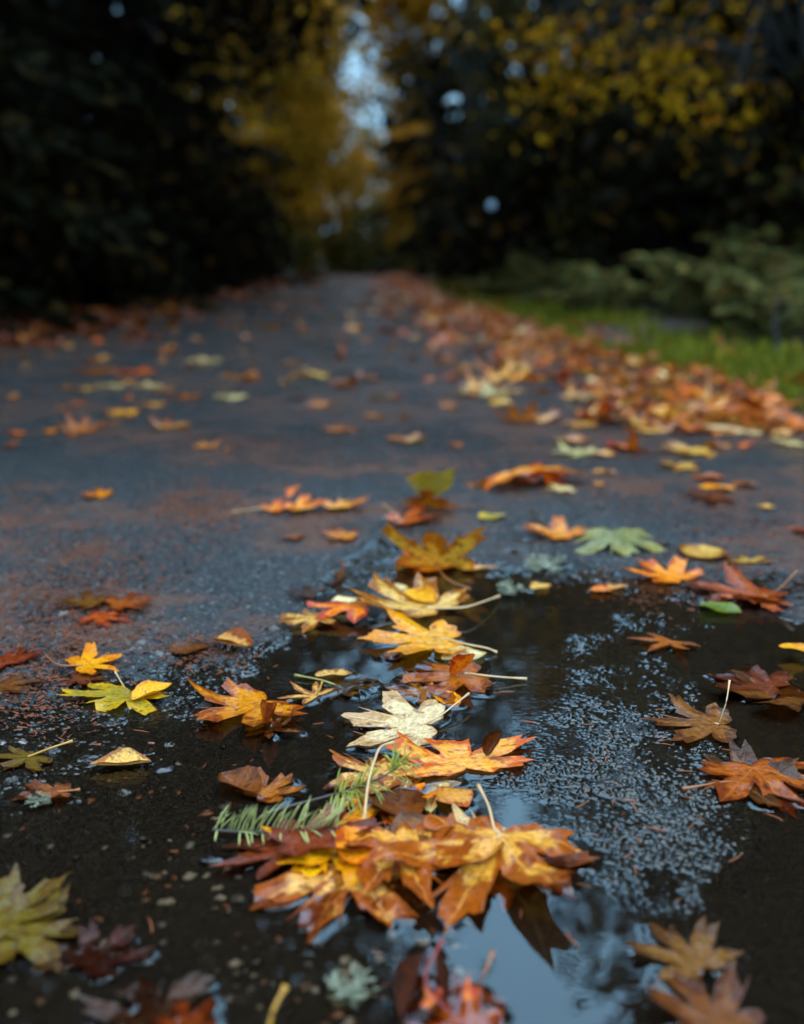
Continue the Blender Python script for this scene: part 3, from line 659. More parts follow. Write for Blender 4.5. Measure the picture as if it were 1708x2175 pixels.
# -- further up the road, out of focus
far = [  # label, kind, palette, px, py, width in px, turn, curl
 ('small orange leaf in front of the row of amber leaves', 'maple','orange',722,1150,70,80,.3), ('tiny rusty leaf beside the small orange leaf','maple','rust',625,1152,44,200,.2),
 ('small yellow green oval leaf in the middle of the road','oval','ygreen',1038,1109,46,-60,.1), ('round bright yellow leaf alone on the far asphalt','maple','yellow',793,893,44,150,.5),
 ('orange red leaf far up the road centre','maple','rust',780,809,64,100,.35), ('silvery green leaf far up the road','maple','pale',1018,842,104,60,.15),
 ('peach leaf scrap touching the silvery green leaf','oval','tan',1062,850,40,80,.1), ('flat peach leaf far up the road left of centre','maple','tan',658,802,88,90,.05),
 ('dark maroon leaf far up the road','maple','maroon',630,850,44,60,.3), ('cream leaf right of the twin tan leaves','maple','cream',487,851,62,70,.1),
 ('cream leaf lying flat, brightest on the left side of the road','maple','cream',316,827,62,95,.05), ('longer one of the twin tan leaves on the left side','maple','gold',256,884,74,100,.05),
 ('darker one of the twin tan leaves on the left side','maple','tan',322,866,58,80,.1), ('pale leaf farthest up the left side of the road','maple','cream',432,773,74,88,.05),
 ('orange leaf behind the brightest cream leaf','maple','orange',292,796,60,60,.2), ('grey white leaf left of the brightest cream leaf','maple','pale',232,827,60,85,.05),
 ('dusty tan leaf left of the grey white leaf','maple','tan',178,832,50,80,.05), ('pink tan leaf in front of the twin tan leaves','maple','tan',380,911,46,95,.05),
 ('pair of orange scraps, the right one','oval','orange',107,926,32,30,.2), ('pair of orange scraps, the left one','oval','orange',40,929,30,70,.2),
 ('flat orange leaf on the left gravel','maple','orange',206,1060,62,85,.05), ('rust leaf in the brown debris before the green leaf','maple','rust',840,943,42,70,.2),
 ('tiny lemon leaf right of the rust leaf','oval','ygreen',888,946,30,80,.1), ('tan leaf alone right of the road centre','maple','tan',1230,908,84,90,.1),
 ('orange arched leaf before the litter bank','maple','orange',1356,868,74,70,.25), ('yellow green leaf before the litter bank','maple','ygreen',1475,878,78,90,.1),
 ('long cream leaf before the litter bank','maple','cream',1550,920,126,86,.1), ('cream leaf at the picture edge before the litter bank','maple','cream',1675,952,72,95,.1),
 ('rear peach leaf of the three peach leaves','maple','tan',1458,966,112,88,.1), ('front peach leaf of the three peach leaves','maple','tan',1438,998,84,92,.05),
 ('dark red leaf under the yellow oval leaf','maple','redbr',1502,1066,96,100,.15), ('yellow orange oval leaf on the right asphalt','oval','yellow',1535,1047,52,80,.2),
 ('salmon leaf behind the yellow orange oval leaf','oval','pinkish',1512,1022,48,100,.1), ('tiny tan scrap near the right edge','oval','tan',1632,1086,30,80,.1),
 ('rusty leaf cut by the right picture edge','maple','rust',1700,1135,40,120,.2), ('tiny orange scrap below the arched amber leaf','oval','orange',1272,1038,22,30,.2),
 ('small tan leaf right of the arched amber leaf','oval','tan',1290,1012,36,80,.1), ('pink brown leaf behind the pale green leaf','oval','pinkish',1225,944,54,80,.1),
 ('pink tan leaf beside the pale green leaf','oval','tan',1290,974,44,90,.1), ('orange leaf below the arched amber leaf','maple','tan',1120,1030,54,70,.1),
 ('cream leaf below the leaning amber leaf','maple','cream',1190,1050,60,95,.1), ('dark rust leaf right of the yellow orange oval leaf','oval','rust',1590,1038,40,80,.2),
 ('rust brown leaf left of the twin tan leaves','maple','rust',395,850,52,20,.25), ('dim orange leaf far up the left side','maple','rust',190,795,80,85,.05),
]
for lab, kd, pl, px, py, wpx, turn, cu in far:
    q = P(px, py); zc = q.y*_ct + CAM_H*_st; wm = wpx/FPX*zc*1.5
    Ln = wm*(.62 if kd == 'maple' else 1.0)
    a = R(turn + 90); dv = Vector((math.cos(a), math.sin(a), 0))
    c0 = q - dv*Ln*.35; t0 = q + dv*Ln*.65
    leaf(lab, kd, pl, proj(c0.x, c0.y), proj(t0.x, t0.y), curl=cu*.6+.04, fold=.2, wave=.06, lobes=[rl.gauss(0, .07) for _ in range(5)], up=2)

# -- the water is drawn up a little round every leaf edge that touches it
def wet_edges():
    x0, y0, c = -1.0, .5, .0015; nx, ny = 1400, 1560
    mk = np.zeros((ny, nx), np.float32)
    for e in EDGES:
        d = np.roll(e, -1, 0) - e
        for f in np.linspace(0, 1, 6)[:-1]:
            q = e + d*f; m = (q[:, 2] > -.0009) & (q[:, 2] < .005) & (np.hypot(d[:, 0], d[:, 1]) < .02)
            i = ((q[m, 1]-y0)/c).astype(int); j = ((q[m, 0]-x0)/c).astype(int); ok = (i >= 0) & (i < ny) & (j >= 0) & (j < nx); mk[i[ok], j[ok]] = 1
    fy = np.fft.fftfreq(ny)[:, None]*ny; fx = np.fft.fftfreq(nx)[None, :]*nx; ker = np.exp(-np.hypot(fx, fy)*c/.0022)
    g_ = np.fft.irfft2(np.fft.rfft2(mk)*np.fft.rfft2(ker), s=mk.shape); g_ = 1-np.exp(-np.maximum(g_, 0)*.7)
    me = pud.data; n = len(me.vertices); co = np.zeros(n*3, np.float32); me.vertices.foreach_get('co', co); co = co.reshape(-1, 3)
    fi = np.clip((co[:, 1]-y0)/c, 0, ny-2); fj = np.clip((co[:, 0]-x0)/c, 0, nx-2); i = fi.astype(int); j = fj.astype(int); a, b = fi-i, fj-j
    g2 = (g_[i, j]*(1-b)+g_[i, j+1]*b)*(1-a) + (g_[i+1, j]*(1-b)+g_[i+1, j+1]*b)*a
    co[:, 2] += .0017*g2; me.vertices.foreach_set('co', co.ravel()); me.update()
wet_edges()

# -- the litter on the road edges and thin over the asphalt: copies of a dozen leaves
def band_leaf(i):
    k = ['maple', 'maple', 'maple', 'oval', 'star', 'maple'][i % 6]; sd = 900+i
    V, F_, at = leaf_geo(k, sd, False, [.25, -.2, .1, .35, .05, .3][i % 6], .3, .10, None, 1.0)
    V = V.copy(); V[:, 1] -= .4; V[:, 2] = .6*(V[:, 2] - np.percentile(V[:, 2], 6))
    return mesh_data('maple_leaf', V, F_, leafmat(['litter', 'tan', 'orange', 'tan', 'rust', 'gold', 'litter', 'pinkish', 'tan', 'cream', 'gold', 'litter'][i % 12]), at)
protos = [band_leaf(i) for i in range(24)]

def put(me, x, y, size, tilt, label, group):
    o = bpy.data.objects.new('oval_leaf' if me.name.startswith('oval') else 'maple_leaf', me); COL.objects.link(o)
    z = (ground(x, y) if xl(y) < x < float(xr(y)) else tz(x, y)) + .004
    o.location = (x, y, z + size*abs(math.sin(tilt))*.25); o.scale = (size,)*3
    o.rotation_euler = (rl.gauss(0, 1)*tilt, rl.gauss(0, 1)*tilt, rl.uniform(0, 6.28))
    return tag(o, label, 'leaf', group)
n = 0
while n < 128:                                             # bank of litter along the verge
    y = 3.4 + 15*rl.random()**1.7; x = float(xr(y)) + rl.gauss(-.24, .26) - .05
    if x > float(xr(y)) + .35 or x < float(xr(y)) - 1.0: continue
    put(protos[rl.randrange(24)], x, y, rl.uniform(.09, .17), 0.14, 'curled brown and orange maple leaf in the litter bank along the green verge', 'leaves in the litter bank'); n += 1
n = 0
while n < 40:                                              # singles
    y = rl.uniform(4.6, 22); x = rl.uniform(float(xl(y)), float(xr(y))-.2)
    if abs(x) > .37*y: continue
    put(protos[rl.choice([0, 3, 4, 7, 11, 1, 8, 6])], x, y, rl.uniform(.05, .12), .12, 'small blurred brown leaf lying singly far up the asphalt', 'single leaves far up the road'); n += 1
def leaf_sheet(name, label, pts, pal):
    Vs, Fs, A1, A2 = [], [], [], []; off = 0
    base = [leaf_geo('maple' if k % 3 else 'oval', 700+k, False, .2, .3, .1) for k in range(6)]
    for x, y, z, s, tl in pts:
        V, F_, at = base[rl.randrange(6)]
        a = rl.uniform(0, 6.28); b = rl.gauss(0, tl); ca, sa, cb, sb = math.cos(a), math.sin(a), math.cos(b), math.sin(b)
        v = V*s; v = np.stack([v[:, 0], v[:, 1]*cb - v[:, 2]*sb, v[:, 1]*sb + v[:, 2]*cb], -1)
        v = np.stack([v[:, 0]*ca - v[:, 1]*sa + x, v[:, 0]*sa + v[:, 1]*ca + y, v[:, 2] + z + .004], -1)
        Vs.append(v); A1.append(at['leaf']); A2.append(at['flat'] + rl.uniform(0, 30))
        for f in F_: Fs.append(f + off)
        off += len(v)
    q = [f for f in Fs if f.shape[1] == 4]; tr = [f for f in Fs if f.shape[1] == 3]
    o = obj(name, mesh_data(name, np.concatenate(Vs), [np.concatenate(q), np.concatenate(tr)], leafmat(pal), {'leaf': np.concatenate(A1), 'flat': np.concatenate(A2)}))
    return tag(o, label, 'leaf litter', None, 'stuff')
for pal, nn in (('litter', 400), ('rust', 150), ('tan', 300), ('orange', 170), ('pinkish', 90)):
    pts = []
    while len(pts) < nn:
        y = 3.3 + 32*rl.random()**1.4; x = float(xr(y)) + rl.gauss(-.16, .40)
        if x > float(xr(y)) + .9: continue
        pts.append((x, y, (ground(x, y) if x < float(xr(y)) else tz(x, y)), rl.uniform(.05, .13), .2))
    leaf_sheet('leaf_litter', 'carpet of ' + {'litter': 'russet', 'rust': 'rust brown', 'tan': 'tan', 'orange': 'orange', 'pinkish': 'pinkish brown'}[pal] + ' leaf litter along the green verge', pts, pal)
for pal, nn in (('rust', 620), ('chest', 420), ('litter', 240)):
    pts = []
    while len(pts) < nn:
        y = 6.5 + 30*rl.random()**1.2; x = xl(y) + rl.gauss(.10, .38)
        if x > xl(y) + 1.5: continue
        pts.append((x, y, (ground(x, y) if x > xl(y) else tz(x, y)), rl.uniform(.06, .13), .3))
    leaf_sheet('leaf_litter', {'rust': 'rust brown', 'chest': 'dark chestnut', 'litter': 'russet'}[pal] + ' leaf litter under the dark trees on the shaded road edge', pts, pal)

for pal, nn in (('tan', 170), ('rust', 260), ('orange', 70), ('pinkish', 150)):
    pts = []
    while len(pts) < nn:
        y = 3.0 + 27*rl.random()**1.3; x = rl.uniform(float(xl(y)), float(xr(y)))
        pts.append((x, y, ground(x, y), rl.uniform(.02, .10), .12))
    leaf_sheet('leaf_litter', {'tan': 'tan', 'rust': 'rust brown', 'orange': 'orange', 'pinkish': 'dull pinkish'}[pal] + ' leaf scraps strewn thinly over the far asphalt', pts, pal)

# -- needle litter trodden over the asphalt
def strips(pts, mat, name, label):
    n = len(pts); p = np.array(pts); a = rng.uniform(0, 6.28, n); ln = rng.uniform(.002, .0065, n); wd = rng.uniform(.0005, .0011, n)
    dx, dy = np.cos(a), np.sin(a); z = p[:, 2] + rng.uniform(.001, .004, n)
    V = np.stack([np.stack([p[:, 0]+dx*s*ln-dy*u*wd, p[:, 1]+dy*s*ln+dx*u*wd, z + rng.uniform(-.001, .0015, n)*s + (.0006 if u == 0 else 0)], -1) for s, u in ((-1, -1), (-1, 1), (1, 1), (1, -1))], 1).reshape(-1, 3)
    o = obj(name, mesh_data(name, V, [np.arange(4*n).reshape(n, 4)], mat, smooth=False))
    return tag(o, label, 'needle litter', None, 'stuff')
M_NLIT = mat_simple('decayed needle litter', s2l((104, 56, 36)), .8, .6, 40, .1)
pts = []
for px, py, sx, sy, nn in ((420,1085,70,40,1500),(110,1340,90,60,900),(80,1470,70,50,500),(600,975,120,22,900),(470,940,120,14,700),(1000,1000,160,35,900),(1150,950,120,30,700),(1350,1060,160,30,900),(1560,1110,100,40,900),
                           (220,1190,120,40,900),(60,1080,60,40,500),(180,1290,80,40,600),(560,860,150,18,500),(820,880,110,25,700),(1250,820,120,20,500),(850,720,160,14,500),(1450,1240,130,30,500),(420,1390,60,20,300),(700,1120,80,20,300)):
    for k in range(nn):
        q = P(min(max(px+rng.normal()*sx, -150), 1850), max(py+rng.normal()*sy, 700))
        pts.append((q.x, q.y, ground(q.x, q.y)))
strips(pts, M_NLIT, 'needle_litter', 'patches of reddish brown decayed needles trodden over the asphalt')

# ------------------------------------------------------------------ fir twigs, lichen, pebbles, loose needles
def needle_geo(V, F, base, d, ln, wd):
    d = Vector(d).normalized(); s = d.cross(Vector((0, 0, 1)))
    s = s.normalized() if s.length > .1 else Vector((1, 0, 0)); u = s.cross(d).normalized()
    b = len(V); bend = u*ln*.06
    for f, k in ((0, .5), (.3, 1), (.75, .95), (1.0, .12)):
        c = Vector(base) + d*ln*f + bend*math.sin(f*3.1)
        for ss, uu in ((-1, 0), (0, .55), (1, 0), (0, -.55)):
            V.append(tuple(c + s*wd*k*ss + u*wd*k*uu))
    for i in range(3):
        for j in range(4):
            F.append((b+i*4+j, b+i*4+(j+1) % 4, b+i*4+4+(j+1) % 4, b+i*4+4+j))
def twig(label, path, spots, nmat, hang):
    j = path[0]; root = empty('fir_twig', (j.x, j.y, 0)); tag(root, label, 'twig')
    loc = [p - Vector((j.x, j.y, 0)) for p in path]; sp = spline(loc, 40)
    V2, F2 = tube(sp, [.0016 - .0009*k/39 + .0003*(k % 5 == 0) for k in range(40)]); obj('stem', mesh_data('stem', V2, F2, M_TWIG), root)
    V, F = [], []
    for f0, f1, nn, ln, mode in spots:
        for k in range(nn):
            f = f0 + (f1-f0)*(k+rl.random())/nn; i = min(int(f*39), 38); p = sp[i].lerp(sp[i+1], f*39-i)
            tdir = (sp[i+1]-sp[i]).normalized(); side = tdir.cross(Vector((0, 0, 1))).normalized()
            if rl.random() < .14: continue
            if mode == 'comb':
                if k % 4 == 3: d = tdir*rl.uniform(.1, .5) + side*rl.uniform(-.2, 1.0) + Vector((0, 0, rl.uniform(-.05, .1)))
                else: d = tdir*rl.uniform(.2, .75)*hang + Vector((0, 0, rl.uniform(.55, 1.0))) + side*rl.uniform(-.5, .4)
            else:
                a = rl.uniform(0, 6.28); d = tdir*rl.uniform(-.1, .9) + side*math.cos(a) + Vector((0, 0, 1))*max(-.45, math.sin(a))
            needle_geo(V, F, p, d, ln*rl.uniform(.75, 1.1), rl.uniform(.0007, .0010))
    n = obj('needles', mesh_data('needles', np.array(V), [np.array(F)], nmat), root)
    return root
twig('pale green fir twig with needles standing up like a comb', [P(452,1763,3e-3), P(540,1768,6e-3), P(640,1764,10e-3), P(722,1756,12e-3)], [(.0,.07,6,.026,'comb'), (.10,1.0,84,.030,'comb')], M_NEEDLEP, 1.0)
twig('dark stemmed fir twig with tufts of bright green needles crossing the golden leaf', [P(560,1728,3e-3), P(640,1706,8e-3), P(700,1690,14e-3), P(760,1672,22e-3), P(815,1648,30e-3), P(862,1618,36e-3)],
     [(.42,.72,70,.025,'bottle'), (.84,1.0,52,.025,'bottle')], M_NEEDLE, 1.0)

def lichen(label, px, py, size, z):
    c = P(px, py, z); V, F = [], []; r2 = random.Random(int(px))
    def grow(p, d, ln, wd, dep):
        q = p + d*ln; s = d.cross(Vector((0, 0, 1))); s = s.normalized() if s.length > .05 else Vector((1, 0, 0)); u = s.cross(d).normalized()
        b = len(V)
        for cc, k in ((p, 1), (q, .75)):
            for a in range(5): V.append(tuple(cc + (s*math.cos(a*1.2566)*1.6 + u*math.sin(a*1.2566)*.5)*wd*k))
        for a in range(5): F.append((b+a, b+(a+1) % 5, b+5+(a+1) % 5, b+5+a))
        if dep:
            for _ in range(r2.choice((2, 2, 3))):
                nd = (d + Vector((r2.gauss(0, .7), r2.gauss(0, .7), r2.gauss(0, .35)))).normalized(); nd.z = max(nd.z, -.15)
                grow(q, nd, ln*r2.uniform(.6, .95), wd*.8, dep-1)
    for k in range(16):
        a = r2.uniform(0, 6.28); grow(Vector((0, 0, .001)), Vector((math.cos(a), math.sin(a), r2.uniform(.05, .6))).normalized(), size*.26, size*.030, 4)
    o = obj('lichen', mesh_data('lichen', np.array(V), [np.array(F)], M_LICHEN), None, (c.x, c.y, z)); return tag(o, label, 'lichen')
lichen('pale branching lichen tuft lying in the front of the puddle', 750, 2108, .024, -.004)
lichen('grey green lichen tuft at the end of the apricot leaf stem', 1088, 1258, .030, .004)
lichen('pale green lichen mass at the far rim of the puddle', 1160, 1208, .040, .003)
lichen('scrap of whitish lichen on the flat brown leaf', 80, 1704, .014, .004)

def pebble_mesh(k):
    r2 = np.random.default_rng(50+k); n, m = 14, 8; th = np.linspace(0, math.pi, m)[:, None]; ph = np.linspace(0, 2*math.pi, n, endpoint=False)[None, :]
    x = np.sin(th)*np.cos(ph); y = np.sin(th)*np.sin(ph); z = np.cos(th) + 0*ph
    rr = 1 + (vnoise(x*1.6+k*7+9, y*1.6+z*1.3+9, k)-.5)*.9
    V = np.stack([x*rr, y*rr*r2.uniform(.6, .9), z*rr*r2.uniform(.42, .6)], -1).reshape(-1, 3)
    i = np.arange(n*m).reshape(m, n); j = np.roll(i, -1, 1)
    F = np.stack([i[:-1], i[1:], j[1:], j[:-1]], -1).reshape(-1, 4)
    return mesh_data('pebble', V, [F], M_PEB[k % 5])
pm = [pebble_mesh(k) for k in range(10)]
def pebble(me, px, py, rad, zc=None, label='small grey or brown pebble lying in the dark shallow water', group='small pebbles in the puddle'):
    q = P(px, py, 0); o = bpy.data.objects.new('pebble', me); COL.objects.link(o)
    gz = ground(q.x, q.y); o.location = (q.x, q.y, gz - rad*.05 if zc is None else zc); o.scale = (rad,)*3; o.rotation_euler = (0, 0, rl.uniform(0, 6.28))
    return tag(o, label, 'pebble', group)
pebble(pm[3], 352, 1636, .0105, None, 'black wet pebble beside the folded tan leaf', None)
pebble(pm[4], 437, 1721, .0070, None, 'rusty brown pebble in the water near the fir twig', None)
pebble(pm[0], 478, 1706, .0066, None, 'round grey pebble next to the rusty pebble', None)
pebble(pm[2], 352, 1907, .0062, None, 'whitish pebble alone in the dark water', None)
pebble(pm[3], 452, 1826, .0120, None, 'broad blackish stone below the fir twig', None)
pebble(pm[2], 425, 2092, .0058, None, 'pair of whitish pebbles near the bottom edge, right one', None); pebble(pm[2], 407, 2096, .0050, None, 'pair of whitish pebbles near the bottom edge, left one', None)
pebble(pm[0], 508, 1900, .0080, None, 'speckled grey pebble under water in front of the rusty leaf', None)
pebble(pm[5], 405, 1787, .0065, None, 'pale speckled pebble left of the fir twig', None)
for k in range(170):
    px = rl.uniform(-20, 560) if k < 120 else rl.uniform(500, 1000); py = rl.uniform(1560, 2150) if k < 120 else rl.uniform(1960, 2170)
    pebble(pm[rl.randrange(10)], px, py, rl.choice([.0022, .0028, .0034, .0042, .0052])*rl.uniform(.85, 1.15))
nv = []
for k in range(5):
    V2, F2 = tube(spline([(-.5, 0, 0), (rl.uniform(-.2, .2), rl.uniform(-.08, .08), .02), (.5, 0, .01)], 6), [.018, .03, .03, .028, .02, .008], 5); nv.append(mesh_data('dry_needle', V2, F2, M_DRYN))
spots = [(rl.gauss(1400, 130), rl.gauss(1680, 110)) for _ in range(30)] + [(rl.uniform(250, 1650), rl.uniform(1450, 2000)) for _ in range(30)]
for px, py in spots:
    q = P(px, py); o = bpy.data.objects.new('dry_needle', rl.choice(nv)); COL.objects.link(o); ln = rl.uniform(.010, .024)
    o.location = (q.x, q.y, max(ground(q.x, q.y) + .0015, .0008)); o.scale = (ln, ln*1.0, ln); o.rotation_euler = (0, rl.gauss(0, .06), rl.uniform(0, 6.28))
    tag(o, 'loose brown dry needle fallen on the wet gravel or water', 'needle', 'loose dry needles')

# ------------------------------------------------------------------ trees, shrubs, ferns, grass
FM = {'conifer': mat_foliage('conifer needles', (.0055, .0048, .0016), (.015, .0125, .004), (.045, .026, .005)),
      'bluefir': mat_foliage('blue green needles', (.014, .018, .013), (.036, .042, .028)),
      'olive': mat_foliage('olive leaves', (.032, .028, .006), (.12, .095, .016), (.32, .17, .014)),
      'yellow': mat_foliage('yellow autumn leaves', (.24, .11, .004), (.75, .35, .009), (.58, .17, .007)),
      'gold': mat_foliage('golden autumn leaves', (.32, .14, .010), (.62, .31, .02), (.52, .16, .01)),
      'amber': mat_foliage('amber autumn leaves', (.26, .12, .008), (.58, .29, .015), (.16, .14, .015)),
      'fern': mat_foliage('fern fronds', (.050, .050, .014), (.21, .19, .055), (.26, .13, .03)),
      'grass': mat_foliage('verge grass', (.07, .075, .008), (.34, .31, .025), (.42, .24, .02)),
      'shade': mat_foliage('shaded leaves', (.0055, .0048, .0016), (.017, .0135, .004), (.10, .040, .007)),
      'far': mat_foliage('needles paled for far light', (.10, .105, .055), (.22, .23, .12))}  # far needles painted paler for the hazy light at the road end
def leaf_cards(P_, D_, S_, asp=.55, seed=0):
    """folded leaf shapes: P_ base points, D_ pointing directions, S_ lengths; six corners each"""
    r2 = np.random.default_rng(seed); n = len(P_)
    D_ = D_/np.linalg.norm(D_, axis=1, keepdims=True); q = r2.normal(0, 1, (n, 3)); U = np.cross(D_, q); U /= np.linalg.norm(U, axis=1, keepdims=True)+1e-9
    N = np.cross(D_, U); s = S_[:, None]
    V = np.stack([P_, P_+D_*s*.35+U*s*asp*.5+N*s*.08, P_+D_*s*.75+U*s*asp*.38+N*s*.06, P_+D_*s, P_+D_*s*.75-U*s*asp*.38+N*s*.06, P_+D_*s*.35-U*s*asp*.5+N*s*.08], 1).reshape(-1, 3)
    i = np.arange(n)[:, None]*6
    F = np.concatenate([i+np.array([[0, 1, 2, 3]]), i+np.array([[0, 3, 4, 5]])])
    rnd = np.repeat(r2.random(n), 6)
    return V, F, rnd
def conifer_meshes(seed, h, r, base, fmat, ncl=1.7, card=.20):
    r2 = np.random.default_rng(seed); PP, DD, SS = [], [], []
    limbs_v, limbs_f, off = [], [], 0
    z = base
    while z < h*.985:
        f = (z-base)/(h-base); rr = r*(1-f)**.75*(.75+.5*r2.random()) + .15
        nb = int(r2.integers(5, 8))
        for b in range(nb):
            a = r2.uniform(0, 6.28); dr = np.array([math.cos(a), math.sin(a)]); L_ = rr*r2.uniform(.65, 1.1); k = max(5, int(L_*17*ncl))
            t_ = np.sqrt(r2.random(k)); x = dr[0]*t_*L_; y = dr[1]*t_*L_; zz = z - .30*L_*t_**1.6 + .10*L_*t_ + r2.normal(0, .07, k)
            side = r2.normal(0, .16, k)*(1.2-t_*.7)*max(L_, .6)
            PP.append(np.stack([x - dr[1]*side, y + dr[0]*side, zz], -1))
            DD.append(np.stack([dr[0] - dr[1]*np.sign(side)*.8 + r2.normal(0, .25, k), dr[1] + dr[0]*np.sign(side)*.8 + r2.normal(0, .25, k), r2.uniform(-.9, -.1, k)], -1)); SS.append(card*r2.uniform(.6, 1.2, k))
        z += (.34 + .25*r2.random())*max(.6, min(1.2, r/1.6))/max(ncl, .5)**.3
    V, F, rnd = leaf_cards(np.concatenate(PP), np.concatenate(DD), np.concatenate(SS), .45, seed)
    V2, F2 = tube([(0, 0, -.3), (.03, 0, h*.3), (-.02, .03, h*.65), (0, 0, h*.98)], [r*.11, r*.085, r*.05, .02], 8)
    return mesh_data('trunk', V2, F2, M_BARK), mesh_data('crown', V, [F], fmat, {'rnd': rnd}, False)
def broad_meshes(seed, h, crown, ncl, nleaf, fmat, card=.11, lean=(0, 0), trunk_r=.12, spread=.35, trunk=True):
    """crown: list of (x, y, z, rx, rz) lobes"""
    r2 = np.random.default_rng(seed); PP, DD, SS = [], [], []; tv, tf, off = [], [], 0
    def add(v, f):
        nonlocal off
        tv.append(v); tf.extend([q+off for q in f]); off += len(v)
    top = np.array([lean[0], lean[1], h*.62])
    add(*tube(spline([(0, 0, -.3), (lean[0]*.3, lean[1]*.3, h*.3), tuple(top)], 8), [trunk_r*(1-.6*k/7) for k in range(8)], 8))
    for cx, cyy, cz, rx, rz in crown:
        c = np.array([cx, cyy, cz])
        for k in range(max(2, int(ncl))):
            d = r2.normal(0, 1, 3); d /= np.linalg.norm(d); q = c + d*np.array([rx, rx, rz])*r2.uniform(.35, 1.0)**.6
            if k % 3 == 0:
                st = np.array([lean[0]*.5, lean[1]*.5, h*.34]) if r2.random() < .5 else top*np.array([.9, .9, .95])
                mid = (st+q)/2 + np.array([0, 0, .12*np.linalg.norm(q-st)])
                add(*tube(spline([tuple(st), tuple(mid), tuple(q)], 6), [trunk_r*.28*(1-.75*i/5) for i in range(6)], 5))
            m = int(nleaf*r2.uniform(.5, 1.5)); sg = spread*r2.uniform(.6, 1.3)
            p = q + r2.normal(0, 1, (m, 3))*np.array([sg, sg, sg*.6])
            PP.append(p); DD.append(r2.normal(0, .7, (m, 3)) + np.array([0, 0, -.45])); SS.append(card*r2.uniform(.6, 1.25, m))
    V, F, rnd = leaf_cards(np.concatenate(PP), np.concatenate(DD), np.concatenate(SS), .75, seed)
    q4 = [f for f in tf if f.shape[1] == 4]; q3 = [f for f in tf if f.shape[1] == 3]
    return mesh_data('trunk', np.concatenate(tv), [np.concatenate(q4), np.concatenate(q3)], M_BARK), mesh_data('crown', V, [F], fmat, {'rnd': rnd}, False)
def tree(name, meshes, x, y, label, cat='tree', group=None, rz=0, sc=1.0, parts=('trunk', 'crown')):
    r_ = empty(name, (x, y, tz(x, y) - .02), rz); r_.scale = (sc,)*3
    for pn, me in zip(parts, meshes): obj(pn, me, r_)
    return tag(r_, label, cat, group)
rt = random.Random(11)
con = [conifer_meshes(201+k, [15, 13, 16][k], [2.3, 2.0, 2.5][k], .5, FM['conifer']) for k in range(3)]
bush = [broad_meshes(301+k, 1.6, [(0, 0, .75, .75, .7), (.5, .2, .55, .5, .5)], 20, 50, FM['shade'], .12, trunk_r=.03, spread=.26) for k in range(3)]
obush = [broad_meshes(331+k, 1.6, [(0, 0, .7, .7, .65), (-.4, .2, .5, .5, .45)], 16, 46, FM['olive'], .10, trunk_r=.03, spread=.26) for k in range(3)]
# the shaded side: a wall of dark conifers right at the road, with brush at their feet
for k, (x, y, m) in enumerate([(-4.3, 2.5, 0), (-4.5, 5.8, 1), (-4.4, 8.8, 2), (-4.5, 11.6, 0), (-4.3, 14.2, 1), (-4.6, 17.0, 2), (-4.3, 20.0, 0), (-4.7, 23.5, 1)]):
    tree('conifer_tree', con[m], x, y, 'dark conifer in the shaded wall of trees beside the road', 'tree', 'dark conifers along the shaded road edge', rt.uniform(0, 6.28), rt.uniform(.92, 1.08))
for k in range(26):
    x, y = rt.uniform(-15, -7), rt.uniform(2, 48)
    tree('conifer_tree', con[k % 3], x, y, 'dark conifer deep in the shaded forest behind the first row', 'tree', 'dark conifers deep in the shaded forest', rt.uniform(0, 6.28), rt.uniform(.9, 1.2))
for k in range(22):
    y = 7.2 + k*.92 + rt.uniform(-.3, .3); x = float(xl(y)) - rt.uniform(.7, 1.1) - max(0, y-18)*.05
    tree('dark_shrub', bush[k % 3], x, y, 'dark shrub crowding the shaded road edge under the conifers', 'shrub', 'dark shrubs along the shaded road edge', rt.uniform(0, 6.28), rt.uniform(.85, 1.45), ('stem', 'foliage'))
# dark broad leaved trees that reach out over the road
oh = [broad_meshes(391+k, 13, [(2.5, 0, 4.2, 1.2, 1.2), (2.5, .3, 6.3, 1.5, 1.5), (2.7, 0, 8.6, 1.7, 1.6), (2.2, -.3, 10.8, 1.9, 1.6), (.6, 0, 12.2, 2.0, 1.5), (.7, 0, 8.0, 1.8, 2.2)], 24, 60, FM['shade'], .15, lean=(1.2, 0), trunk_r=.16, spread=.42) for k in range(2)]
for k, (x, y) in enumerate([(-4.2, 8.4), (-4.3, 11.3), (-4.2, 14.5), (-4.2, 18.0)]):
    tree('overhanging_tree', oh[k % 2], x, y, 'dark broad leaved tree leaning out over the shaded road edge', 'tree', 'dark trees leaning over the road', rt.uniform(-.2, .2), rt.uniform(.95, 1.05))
# amber maples where the shaded row ends
am = broad_meshes(401, 8, [(.3, 0, 5.2, 1.6, 1.7), (0, 0, 3.0, 1.3, 1.5), (.5, .3, 7.4, 1.5, 1.3)], 40, 70, FM['amber'], .15, trunk_r=.12, spread=.36)
am2 = broad_meshes(402, 7, [(.2, 0, 4.2, 1.3, 1.5), (0, .2, 2.2, 1.2, 1.2), (.4, 0, 6.2, 1.0, 1.2)], 34, 66, FM['gold'], .15, trunk_r=.10, spread=.34)
tree('maple_tree', am, -2.75, 26.0, 'amber leaved maple at the end of the dark conifer row', 'tree')
tree('maple_tree', am2, -3.2, 31.5, 'golden maple behind the amber maple beside the far road', 'tree')
tree('maple_tree', am, -4.3, 34.5, 'tall dull amber maple beyond the golden maple on the far bend', 'tree', None, 2.2, 1.3)
tree('maple_tree', am2, -1.75, 47, 'small orange maple just under the gap of sky', 'tree', None, 1.0, .72)
tree('maple_tree', am2, .30, 36, 'small golden maple in front of the pale conifers right of the sky gap', 'tree', None, 3.3, .60)
